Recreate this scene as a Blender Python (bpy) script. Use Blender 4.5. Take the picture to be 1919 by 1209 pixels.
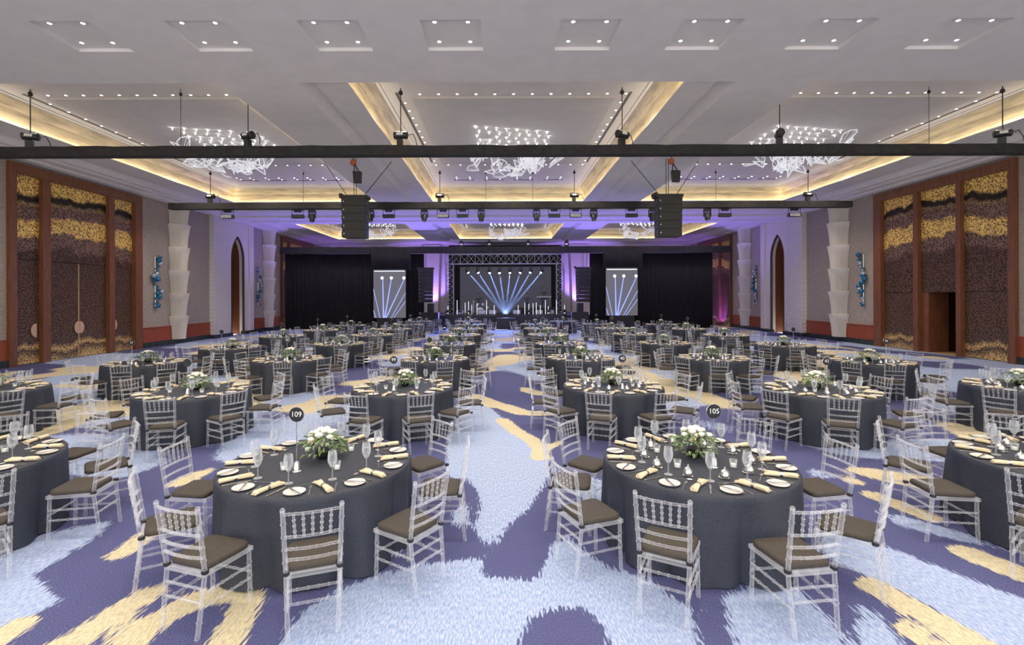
import bpy, math, random
import numpy as np
from mathutils import Vector, Matrix
random.seed(7); RNG = np.random.RandomState(11)
PI = math.pi
for o in list(bpy.data.objects): bpy.data.objects.remove(o)
SC = bpy.context.scene
COL = SC.collection
# ------------------------------------------------------------ camera, world, exposure
F = 920.0; VX, VY, H = 940.0, 557.0, 2.39
cd = bpy.data.cameras.new('camera'); cam = bpy.data.objects.new('camera', cd); COL.objects.link(cam)
cd.sensor_width = 36; cd.lens = F * 36 / 1919
cd.shift_x = (959.5 - VX) / 1919; cd.shift_y = (VY - 604.5) / 1919
cd.clip_end = 200
cam.location = (0, 0, H); cam.rotation_euler = (PI / 2, 0.0033, 0)
SC.camera = cam
SC.view_settings.view_transform = 'Standard'; SC.view_settings.look = 'None'
SC.view_settings.gamma = 1; SC.view_settings.use_curve_mapping = False
SC.view_settings.exposure = 0.75
SC.cycles.transparent_max_bounces = 40
SC.cycles.max_bounces = 8
W = bpy.data.worlds.new('world'); SC.world = W; W.use_nodes = True
W.node_tree.nodes['Background'].inputs[0].default_value = (1.0, 0.96, 0.92, 1)
W.node_tree.nodes['Background'].inputs[1].default_value = 1.5  # uniform fill light, added; enters through the open end behind the camera
DOWN_W = 190.0      # watts of a group of ceiling downlights
COVE_E = 5.5        # emission of the cove strips

# ------------------------------------------------------------ materials
def nt(m): return m.node_tree.nodes, m.node_tree.links
def principled(name, col, rough=0.6, metal=0.0, spec=0.5, emit=None, estr=0.0):
    m = bpy.data.materials.new(name); m.use_nodes = True
    b = m.node_tree.nodes['Principled BSDF']
    b.inputs['Base Color'].default_value = (*col, 1); b.inputs['Roughness'].default_value = rough
    b.inputs['Metallic'].default_value = metal; b.inputs['Specular IOR Level'].default_value = spec
    if emit: b.inputs['Emission Color'].default_value = (*emit, 1); b.inputs['Emission Strength'].default_value = estr
    return m
def N(m, t, **kw):
    n = m.node_tree.nodes.new(t)
    for k, v in kw.items():
        if k in n.inputs.keys() if hasattr(n.inputs, 'keys') else False: n.inputs[k].default_value = v
        else: setattr(n, k, v)
    return n
def L(m, a, b): m.node_tree.links.new(a, b)
def ramp(m, stops, interp='LINEAR'):
    r = m.node_tree.nodes.new('ShaderNodeValToRGB'); cr = r.color_ramp; cr.interpolation = interp
    while len(cr.elements) < len(stops): cr.elements.new(0.5)
    for e, (p, c) in zip(cr.elements, stops): e.position = p; e.color = (*c, 1)
    return r
def varied(name, c1, c2, scale=(1, 1, 1), nscale=8, rough=0.6, metal=0.0, bump=0.0, detail=4, lo=.35, hi=.65, spec=.5):
    m = principled(name, c1, rough, metal, spec); b = m.node_tree.nodes['Principled BSDF']
    tc = N(m, 'ShaderNodeTexCoord'); mp = N(m, 'ShaderNodeMapping'); mp.inputs['Scale'].default_value = scale
    no = N(m, 'ShaderNodeTexNoise'); no.inputs['Scale'].default_value = nscale; no.inputs['Detail'].default_value = detail
    L(m, tc.outputs['Object'], mp.inputs['Vector']); L(m, mp.outputs[0], no.inputs['Vector'])
    r = ramp(m, [(lo, c1), (hi, c2)]); L(m, no.outputs[0], r.inputs[0]); L(m, r.outputs[0], b.inputs['Base Color'])
    if bump:
        bp = N(m, 'ShaderNodeBump'); bp.inputs['Strength'].default_value = bump; bp.inputs['Distance'].default_value = 0.02
        L(m, no.outputs[0], bp.inputs['Height']); L(m, bp.outputs[0], b.inputs['Normal'])
    return m
def emission(name, col, s):
    m = bpy.data.materials.new(name); m.use_nodes = True; n, l = nt(m); n.clear()
    e = n.new('ShaderNodeEmission'); e.inputs[0].default_value = (*col, 1); e.inputs[1].default_value = s
    o = n.new('ShaderNodeOutputMaterial'); l.new(e.outputs[0], o.inputs[0]); return m
def clear(name, tint, base, lo, hi, rough=0.08):
    m = bpy.data.materials.new(name); m.use_nodes = True; n, l = nt(m); b = n['Principled BSDF']
    b.inputs['Base Color'].default_value = (*base, 1); b.inputs['Roughness'].default_value = rough
    b.inputs['Specular IOR Level'].default_value = 0.9
    t = n.new('ShaderNodeBsdfTransparent'); t.inputs[0].default_value = (*tint, 1)
    lw = n.new('ShaderNodeLayerWeight'); lw.inputs[0].default_value = 0.45
    mr = n.new('ShaderNodeMapRange'); mr.inputs[3].default_value = lo; mr.inputs[4].default_value = hi
    mx = n.new('ShaderNodeMixShader'); l.new(lw.outputs['Facing'], mr.inputs[0]); l.new(mr.outputs[0], mx.inputs[0])
    l.new(t.outputs[0], mx.inputs[1]); l.new(b.outputs[0], mx.inputs[2]); l.new(mx.outputs[0], n['Material Output'].inputs[0])
    return m

M = {}
M['plaster'] = varied('white_plaster', (.76, .735, .71), (.80, .775, .75), nscale=2, rough=.8)
M['panelgrey'] = varied('grey_plaster', (.66, .64, .62), (.70, .68, .66), nscale=2, rough=.8)
M['slot'] = principled('slot_grey', (.16, .15, .15), .7)
M['gold'] = varied('gold_leaf_cove', (.84, .70, .44), (.56, .46, .30), scale=(.35, .35, 3), nscale=3, rough=.45, metal=.2, lo=.42, hi=.68)
M['strip'] = emission('cove_led', (1, .88, .68), COVE_E)
M['down'] = emission('downlight_glow', (1, .96, .9), 14)
M['ring'] = principled('white_ring', (.7, .7, .7), .5)
M['fabric'] = varied('taupe_wall_fabric', (.33, .285, .245), (.43, .38, .335), scale=(1, 1, 5), nscale=5, rough=.9, bump=.1)
M['redwood'] = varied('red_wood', (.36, .085, .035), (.27, .055, .022), scale=(4, 4, .5), nscale=6, rough=.4)
M['brownwood'] = varied('brown_wood', (.23, .085, .038), (.15, .055, .026), scale=(5, 5, .4), nscale=5, rough=.4)
M['darkwood'] = varied('dark_wood', (.07, .03, .018), (.045, .02, .012), scale=(5, 5, .4), nscale=5, rough=.45)
M['tan'] = principled('tan_strip', (.50, .33, .16), .5)
M['skirt'] = varied('green_marble', (.022, .034, .034), (.04, .055, .052), nscale=6, rough=.25)
M['white'] = principled('pillar_white', (.74, .70, .65), .6)
M['black'] = principled('black_metal', (.02, .02, .022), .45)
M['blackcloth'] = varied('black_drape', (.008, .008, .009), (.016, .015, .016), scale=(6, 6, .3), nscale=4, rough=.9)
M['trusscloth'] = varied('black_truss_wrap', (.016, .015, .015), (.03, .028, .028), scale=(1, 1, 1), nscale=5, rough=.8, bump=.3)
M['cabinet'] = varied('speaker_black', (.022, .021, .021), (.035, .033, .032), nscale=60, rough=.7)
M['silver'] = principled('silver', (.75, .75, .74), .22, 1.0)
M['alu'] = principled('truss_aluminium', (.62, .62, .66), .38, .7)
M['orange'] = principled('hoist_orange', (.55, .13, .04), .5)
M['acrylic'] = clear('clear_acrylic', (.965, .972, .985), (.93, .94, .96), .06, .55)
M['glass'] = clear('clear_glass', (.96, .97, .98), (.85, .88, .9), .07, .75, .03)
M['cushion'] = varied('brown_cushion', (.058, .048, .038), (.072, .060, .048), nscale=40, rough=.75)
M['cloth'] = varied('charcoal_cloth', (.024, .029, .043), (.042, .049, .068), scale=(1, 1, 1), nscale=90, rough=.62, bump=.06)
M['china'] = principled('white_china', (.80, .78, .73), .15)
M['napkin'] = varied('beige_napkin', (.80, .69, .48), (.68, .56, .37), nscale=14, rough=.8)
M['rose'] = principled('white_rose', (.86, .84, .74), .6)
M['leaf'] = varied('green_leaf', (.08, .17, .045), (.30, .40, .18), nscale=9, rough=.55)
M['wax'] = principled('candle_wax', (.9, .88, .8), .5, emit=(1, .9, .7), estr=.15)
M['sign'] = principled('sign_black', (.012, .011, .012), .35)
M['ink'] = principled('sign_white', (.85, .85, .83), .5)
M['crystal'] = principled('white_leaf_lamp', (.9, .9, .95), .3, emit=(.9, .94, 1), estr=.18)
M['bubble'] = principled('blue_glass_ball', (.03, .18, .34), .06, .35)
M['bubble2'] = principled('silver_glass_ball', (.55, .65, .70), .05, .8)
M['skin'] = principled('skin', (.42, .25, .18), .6)
M['shirt'] = principled('grey_shirt', (.10, .10, .13), .8)
M['tube'] = emission('white_light_tube', (.9, .93, 1), .6)
M['lens'] = emission('blue_lens', (.55, .72, 1), 26)
M['lensw'] = emission('cool_lens', (.75, .85, 1), 2)
M['screen_dark'] = principled('led_wall', (.035, .035, .045), .5, emit=(.10, .10, .14), estr=.22)
M['beam'] = None

def mat_bronze():
    m = principled('perforated_bronze', (.3, .2, .1), .4, .3); b = m.node_tree.nodes['Principled BSDF']
    tc = N(m, 'ShaderNodeTexCoord'); sp = N(m, 'ShaderNodeSeparateXYZ'); L(m, tc.outputs['Object'], sp.inputs[0])
    n1 = N(m, 'ShaderNodeTexNoise'); n1.inputs['Scale'].default_value = .55; n1.inputs['Detail'].default_value = 8; n1.inputs['Roughness'].default_value = .55
    mp = N(m, 'ShaderNodeMapping'); mp.inputs['Scale'].default_value = (1, 1, .5); L(m, tc.outputs['Object'], mp.inputs[0]); L(m, mp.outputs[0], n1.inputs['Vector'])
    a = N(m, 'ShaderNodeMath', operation='MULTIPLY_ADD'); L(m, n1.outputs[0], a.inputs[0]); a.inputs[1].default_value = 1.7; L(m, sp.outputs[2], a.inputs[2])
    d = N(m, 'ShaderNodeMath', operation='SUBTRACT'); L(m, a.outputs[0], d.inputs[0]); d.inputs[1].default_value = .85
    s = N(m, 'ShaderNodeMath', operation='DIVIDE'); L(m, d.outputs[0], s.inputs[0]); s.inputs[1].default_value = 7.4
    G = (1.0, .66, .20); DK = (.022, .014, .010); MV = (.26, .155, .12); BR = (.15, .09, .06); G2 = (.85, .56, .22)  # gold bands painted brighter, their lit glow put into the base colour
    r = ramp(m, [(0, G2), (.055, BR), (.075, G2), (.10, BR), (.135, BR), (.16, (.15, .082, .045)), (.42, (.14, .075, .045)), (.545, (.11, .06, .04)), (.575, MV), (.62, (.22, .14, .10)), (.635, G),
                 (.715, G), (.73, MV), (.785, MV), (.80, (.42, .28, .13)), (.82, DK), (.845, DK), (.86, G), (1, G)])
    L(m, s.outputs[0], r.inputs[0])
    v = N(m, 'ShaderNodeTexVoronoi'); v.inputs['Scale'].default_value = 26; v.feature = 'DISTANCE_TO_EDGE'; L(m, tc.outputs['Object'], v.inputs['Vector'])
    n2 = N(m, 'ShaderNodeTexNoise'); n2.inputs['Scale'].default_value = 18; n2.inputs['Detail'].default_value = 3; L(m, tc.outputs['Object'], n2.inputs['Vector'])
    r2 = ramp(m, [(.42, (.05, .045, .04)), (.56, (1.35, 1.35, 1.35))]); L(m, n2.outputs[0], r2.inputs[0])
    mx = N(m, 'ShaderNodeMix', data_type='RGBA', blend_type='MULTIPLY'); mx.inputs[0].default_value = .8
    L(m, r.outputs[0], mx.inputs[6]); L(m, r2.outputs[0], mx.inputs[7]); L(m, mx.outputs[2], b.inputs['Base Color'])
    bp = N(m, 'ShaderNodeBump'); bp.inputs['Strength'].default_value = .5; bp.inputs['Distance'].default_value = .02
    L(m, n2.outputs[0], bp.inputs['Height']); L(m, bp.outputs[0], b.inputs['Normal'])
    return m
M['bronze'] = mat_bronze()

def mat_diamond():
    m = principled('diamond_white', (.72, .69, .66), .6); b = m.node_tree.nodes['Principled BSDF']
    tc = N(m, 'ShaderNodeTexCoord'); outs = []
    for sx in (1, -1):
        mp = N(m, 'ShaderNodeMapping'); mp.inputs['Rotation'].default_value = (sx * .6, 0, 0)
        w = N(m, 'ShaderNodeTexWave'); w.bands_direction = 'Z'; w.inputs['Scale'].default_value = 1.6
        L(m, tc.outputs['Object'], mp.inputs[0]); L(m, mp.outputs[0], w.inputs[0]); outs.append(w)
    mn = N(m, 'ShaderNodeMath', operation='MAXIMUM'); L(m, outs[0].outputs['Fac'], mn.inputs[0]); L(m, outs[1].outputs['Fac'], mn.inputs[1])
    bp = N(m, 'ShaderNodeBump'); bp.inputs['Strength'].default_value = .6; bp.inputs['Distance'].default_value = .04
    L(m, mn.outputs[0], bp.inputs['Height']); L(m, bp.outputs[0], b.inputs['Normal']); return m
M['diamond'] = mat_diamond()

def mat_carpet():
    m = principled('patterned_carpet', (.1, .1, .3), .95, 0, .1); b = m.node_tree.nodes['Principled BSDF']
    tc = N(m, 'ShaderNodeTexCoord')
    def noise(scale, sc, detail=3):
        mp = N(m, 'ShaderNodeMapping'); mp.inputs['Scale'].default_value = scale
        n = N(m, 'ShaderNodeTexNoise'); n.inputs['Scale'].default_value = sc; n.inputs['Detail'].default_value = detail
        L(m, tc.outputs['Object'], mp.inputs[0]); L(m, mp.outputs[0], n.inputs['Vector']); return n
    fr = noise((12, 1.7, 1), 4.6, 2); fine = noise((2.5, 1.3, 1), 75, 3); mid = noise((5, 1.3, 1), 15, 5); big = noise((1, 1, 1), .7, 3)
    def mask(att, amp):
        at = N(m, 'ShaderNodeAttribute'); at.attribute_name = att
        a = N(m, 'ShaderNodeMath', operation='MULTIPLY_ADD'); L(m, fr.outputs[0], a.inputs[0]); a.inputs[1].default_value = amp; L(m, at.outputs['Fac'], a.inputs[2])
        r = N(m, 'ShaderNodeMapRange'); r.inputs[1].default_value = amp * .5 - .03; r.inputs[2].default_value = amp * .5 + .03
        L(m, a.outputs[0], r.inputs[0]); return r
    lm, cm = mask('light', .55), mask('cream', .40)
    dark = ramp(m, [(.3, (.058, .063, .165)), (.7, (.165, .175, .36))]); L(m, fine.outputs[0], dark.inputs[0])
    lite = ramp(m, [(.3, (.28, .39, .66)), (.5, (.43, .53, .77)), (.72, (.66, .72, .88))]); L(m, mid.outputs[0], lite.inputs[0])
    crm = ramp(m, [(.3, (.55, .48, .33)), (.6, (.84, .74, .50))]); L(m, mid.outputs[0], crm.inputs[0])
    m1 = N(m, 'ShaderNodeMix', data_type='RGBA'); L(m, lm.outputs[0], m1.inputs[0]); L(m, dark.outputs[0], m1.inputs[6]); L(m, lite.outputs[0], m1.inputs[7])
    m2 = N(m, 'ShaderNodeMix', data_type='RGBA'); L(m, cm.outputs[0], m2.inputs[0]); L(m, m1.outputs[2], m2.inputs[6]); L(m, crm.outputs[0], m2.inputs[7])
    r3 = ramp(m, [(.3, (.70, .70, .72)), (.7, (1.15, 1.15, 1.13))]); L(m, fine.outputs[0], r3.inputs[0])
    m3 = N(m, 'ShaderNodeMix', data_type='RGBA', blend_type='MULTIPLY'); m3.inputs[0].default_value = .8
    L(m, m2.outputs[2], m3.inputs[6]); L(m, r3.outputs[0], m3.inputs[7]); L(m, m3.outputs[2], b.inputs['Base Color'])
    bp = N(m, 'ShaderNodeBump'); bp.inputs['Strength'].default_value = .25; bp.inputs['Distance'].default_value = .01
    L(m, fine.outputs[0], bp.inputs['Height']); L(m, bp.outputs[0], b.inputs['Normal']); return m
M['carpet'] = mat_carpet()

# ------------------------------------------------------------ mesh builder
class MB:
    def __init__(s): s.v = []; s.f = []; s.mi = []; s.cur = 0
    def quad(s, a, b, c, d):
        i = len(s.v); s.v += [tuple(a), tuple(b), tuple(c), tuple(d)]; s.f.append((i, i+1, i+2, i+3)); s.mi.append(s.cur); return s
    def poly(s, pts):
        i = len(s.v); s.v += [tuple(p) for p in pts]; s.f.append(tuple(range(i, i+len(pts)))); s.mi.append(s.cur); return s
    def box(s, x0, x1, y0, y1, z0, z1):
        i = len(s.v); s.v += [(x, y, z) for z in (z0, z1) for y in (y0, y1) for x in (x0, x1)]
        for f in ((0, 2, 3, 1), (4, 5, 7, 6), (0, 1, 5, 4), (2, 6, 7, 3), (0, 4, 6, 2), (1, 3, 7, 5)):
            s.f.append(tuple(i+k for k in f)); s.mi.append(s.cur)
        return s
    def loft(s, rings, cap=True):
        n = len(rings[0]); i = len(s.v)
        for r in rings: s.v += [tuple(p) for p in r]
        for k in range(len(rings)-1):
            for j in range(n):
                a = i+k*n+j; b = i+k*n+(j+1) % n; s.f.append((a, b, b+n, a+n)); s.mi.append(s.cur)
        if cap:
            s.f.append(tuple(i+j for j in reversed(range(n)))); s.mi.append(s.cur)
            e = i+(len(rings)-1)*n; s.f.append(tuple(e+j for j in range(n))); s.mi.append(s.cur)
        return s
    def lathe(s, prof, n=12, c=(0, 0, 0), cap=True):
        return s.loft([[(c[0]+r*math.cos(2*PI*j/n), c[1]+r*math.sin(2*PI*j/n), c[2]+z) for j in range(n)] for r, z in prof], cap)
    def rod(s, p0, p1, prof, n=8):
        p0 = Vector(p0); p1 = Vector(p1); d = p1-p0
        if isinstance(prof, (int, float)): prof = [(0, prof), (1, prof)]
        u = d.normalized(); a = Vector((0, 0, 1)) if abs(u.z) < .9 else Vector((1, 0, 0))
        e1 = u.cross(a).normalized(); e2 = u.cross(e1)
        return s.loft([[p0+d*t+(e1*math.cos(2*PI*j/n)+e2*math.sin(2*PI*j/n))*r for j in range(n)] for t, r in prof])
    def path(s, pts, r, n=6):
        for a, b in zip(pts[:-1], pts[1:]): s.rod(a, b, r, n)
        return s
    def ball(s, c, r, n=10, m=6, sc=(1, 1, 1)):
        return s.loft([[(c[0]+sc[0]*r*math.sin(PI*k/m)*math.cos(2*PI*j/n), c[1]+sc[1]*r*math.sin(PI*k/m)*math.sin(2*PI*j/n), c[2]-sc[2]*r*math.cos(PI*k/m)) for j in range(n)] for k in
                       [.12]+list(range(1, m))+[m-.12]])
    def mesh(s, name, mats, smooth=False):
        me = bpy.data.meshes.new(name); me.from_pydata(s.v, [], s.f)
        for m in (mats if isinstance(mats, (list, tuple)) else [mats]): me.materials.append(M[m] if isinstance(m, str) else m)
        me.polygons.foreach_set('material_index', s.mi)
        if smooth: me.polygons.foreach_set('use_smooth', [True]*len(s.f))
        me.update(); return me
def link(name, data, parent=None, loc=None, rz=0, label=None, cat=None, group=None, kind=None):
    o = bpy.data.objects.new(name, data); COL.objects.link(o)
    if parent: o.parent = parent
    if loc is not None: o.location = loc
    if rz: o.rotation_euler = (0, 0, rz)
    if label: o['label'] = label
    if cat: o['category'] = cat
    if group: o['group'] = group
    if kind: o['kind'] = kind
    return o
def struct(name, mb, mat, parent=None, smooth=False):
    return link(name, mb.mesh(name, mat, smooth), parent, kind='structure' if parent is None else None)
def smooth_angle(me, deg=40):
    me.polygons.foreach_set('use_smooth', [True]*len(me.polygons))
    try: me.set_sharp_from_angle(angle=math.radians(deg))
    except Exception: pass
    return me
def lamp(name, typ, loc, energy, color=(1, 1, 1), size=.1, rot=None, spot=None, blend=.6):
    d = bpy.data.lights.new(name, typ); d.energy = energy; d.color = color
    if typ in ('POINT', 'SPOT'): d.shadow_soft_size = size
    if spot: d.spot_size = spot; d.spot_blend = blend
    o = bpy.data.objects.new(name, d); COL.objects.link(o); o.location = loc
    if rot: o.rotation_euler = rot
    return o
def aim(o, target):
    o.rotation_euler = (Vector(target)-o.location).to_track_quat('-Z', 'Y').to_euler(); return o

CX = .37; XL, XR = -17.2, 17.97; YB, YE = -4.0, 47.0; ZS = 7.45
# ------------------------------------------------------------ floor with carpet pattern fields
def fl(px, py):
    Y = F*H/(py-VY); return ((px-VX)*Y/F, Y)
def sdpoly(P, pts):
    pts = np.array(pts); d = np.full(len(P), 1e9); ins = np.zeros(len(P), bool)
    for a, b in zip(pts, np.roll(pts, -1, 0)):
        e = b-a; w = P-a; t = np.clip((w@e)/max(e@e, 1e-9), 0, 1); q = w-t[:, None]*e; d = np.minimum(d, (q**2).sum(1))
        c = ((a[1] > P[:, 1]) != (b[1] > P[:, 1])); xx = a[0]+(P[:, 1]-a[1])/np.where(abs(e[1]) < 1e-9, 1e-9, e[1])*e[0]
        ins ^= c & (P[:, 0] < xx)
    return np.sqrt(d)*np.where(ins, 1, -1)
def sdline(P, pts, r):
    d = np.full(len(P), 1e9); pts = np.array(pts)
    for a, b in zip(pts[:-1], pts[1:]):
        e = b-a; w = P-a; t = np.clip((w@e)/max(e@e, 1e-9), 0, 1); q = w-t[:, None]*e; d = np.minimum(d, (q**2).sum(1))
    return r-np.sqrt(d)
def vnoise(x, y, seed):
    r = np.random.RandomState(seed).rand(97, 97); xi = np.floor(x).astype(int); yi = np.floor(y).astype(int); fx = x-xi; fy = y-yi
    fx = fx*fx*(3-2*fx); fy = fy*fy*(3-2*fy); g = lambda i, j: r[i % 97, j % 97]
    return (g(xi, yi)*(1-fx)+g(xi+1, yi)*fx)*(1-fy)+(g(xi, yi+1)*(1-fx)+g(xi+1, yi+1)*fx)*fy
def make_floor():
    xs = np.arange(-17.4, 18.3, .14); ys = np.concatenate([np.arange(YB, 9, .09), np.arange(9, 20, .14), np.arange(20, YE+.6, .3)])
    X, Y = np.meshgrid(xs, ys); P = np.stack([X.ravel(), Y.ravel()], 1); x, y = P[:, 0], P[:, 1]
    k = .5; a = x+.35*y
    n1 = vnoise(a*.42+40, y*.30+40, 1)*.65+vnoise(a*1.0+40, y*.8+40, 2)*.35
    n2 = vnoise((x-.5*y)*.55+40, y*.36+40, 3)*.6+vnoise(x*1.2+40, y*.95+40, 4)*.4
    lt = (n1-.445)*2.8; cr = (n2-.625)*2.8
    near = np.maximum(np.clip((7.4-y)/1.2, 0, 1)*np.clip((12.5-abs(x))/1.5, 0, 1), np.clip((14-y)/1.5, 0, 1)*np.clip((1.7-abs(x-.1))/.6, 0, 1))
    q = [fl(*p) for p in [(0, 0)][:0]]
    LP = [[(850, 760), (905, 752), (960, 800), (1020, 850), (1030, 890), (988, 955), (952, 985), (920, 1032), (903, 1015), (868, 962), (836, 880), (836, 800)],
          [(515, 1400), (520, 1209), (560, 1150), (640, 1100), (760, 1062), (840, 1052), (900, 1044), (906, 1082), (1010, 1088), (1033, 1020), (1062, 1004), (1090, 1030), (1135, 1062), (1210, 1085), (1300, 1150), (1330, 1400)],
          [(-200, 1060), (0, 1045), (70, 1000), (210, 972), (170, 1010), (60, 1075), (110, 1125), (60, 1150), (0, 1180), (-200, 1209)],
          [(1540, 985), (1620, 1011), (1760, 1066), (1919, 1128), (2150, 1200), (2150, 1400), (1960, 1300), (1853, 1209), (1740, 1140), (1620, 1081), (1540, 1040)],
          [(1350, 1120), (1420, 1095), (1500, 1110), (1570, 1180), (1610, 1260), (1400, 1300)],
          [(1600, 1135), (1640, 1150), (1690, 1209), (1720, 1280), (1620, 1280)],
          [(1050, 880), (1130, 900), (1180, 960), (1100, 950)], [(640, 1010), (700, 1000), (760, 1040), (690, 1050)],
          [(120, 850), (240, 835), (330, 800), (420, 800), (360, 850), (200, 900)], [(440, 850), (520, 800), (600, 790), (560, 830)],
          [(1640, 960), (1700, 972), (1800, 1000), (1890, 1035), (1780, 1012), (1690, 990)], [(1440, 860), (1530, 870), (1600, 900), (1520, 900)]]
    DK = [[(838, 905), (868, 892), (895, 920), (900, 960), (880, 990), (850, 985), (838, 950)], [(970, 1400), (965, 1209), (990, 1160), (1050, 1136), (1100, 1145), (1135, 1180), (1145, 1400)]]
    L2 = [[(845, 965), (862, 945), (878, 955), (872, 985), (850, 988)]]
    CL = [([(222, 1037), (291, 988)], .11), ([(60, 1240), (150, 1190), (277, 1110)], .13), ([(235, 1209), (300, 1156)], .12), ([(255, 1183), (371, 1118), (455, 1106)], .13), ([(420, 1205), (466, 1118)], .12),
          ([(-30, 1209), (30, 1170)], .12), ([(1634, 1100), (1740, 1160), (1850, 1225)], .14), ([(1700, 1185), (1760, 1215)], .10), ([(1635, 930), (1740, 972)], .13), ([(1815, 1040), (1919, 1082)], .16),
          ([(1490, 855), (1600, 905)], .12), ([(1600, 880), (1720, 905)], .3),
          ([(940, 787), (967, 809), (995, 824), (1013, 842), (1011, 858)], .14), ([(1022, 842), (1049, 829)], .07), ([(968, 718), (990, 732), (1011, 738)], .22), ([(955, 687), (996, 688)], .25), ([(945, 762), (976, 773)], .22),
          ([(995, 775), (1022, 775)], .2), ([(884, 742), (930, 760)], .25), ([(905, 716), (925, 722)], .25), ([(520, 745), (560, 757), (640, 745)], .4), ([(490, 792), (530, 775)], .3), ([(215, 860), (300, 825), (340, 815)], .22),
          ([(330, 905), (400, 875)], .12), ([(1230, 770), (1330, 800), (1400, 800)], .2)]
    sub = near > 0; Q = P[sub]
    f = np.full(len(Q), -1.0)
    for p in LP: f = np.maximum(f, sdpoly(Q, [fl(*t) for t in p]))
    for p in DK: f = np.minimum(f, -sdpoly(Q, [fl(*t) for t in p]))
    for p in L2: f = np.maximum(f, sdpoly(Q, [fl(*t) for t in p]))
    c = np.full(len(Q), -1.0)
    for p, r in CL: c = np.maximum(c, sdline(Q, [fl(*t) for t in p], r))
    w = near[sub]
    lt[sub] = np.clip(f*2.2, -1, 1)*w+lt[sub]*(1-w); cr[sub] = np.clip(c*2.2, -1, 1)*w+cr[sub]*(1-w)
    lt = np.clip(lt, -.8, .8); cr = np.clip(cr, -.8, .8)
    nx, ny = len(xs), len(ys); i = np.arange(nx*ny).reshape(ny, nx)
    faces = np.stack([i[:-1, :-1].ravel(), i[:-1, 1:].ravel(), i[1:, 1:].ravel(), i[1:, :-1].ravel()], 1)
    me = bpy.data.meshes.new('floor'); me.from_pydata(np.concatenate([P, np.zeros((len(P), 1))], 1).tolist(), [], faces.tolist())
    for nm, arr in (('light', lt), ('cream', cr)):
        at = me.attributes.new(nm, 'FLOAT', 'POINT'); at.data.foreach_set('value', arr.astype(np.float32))
    me.materials.append(M['carpet']); link('floor', me, kind='structure')
make_floor()

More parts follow.
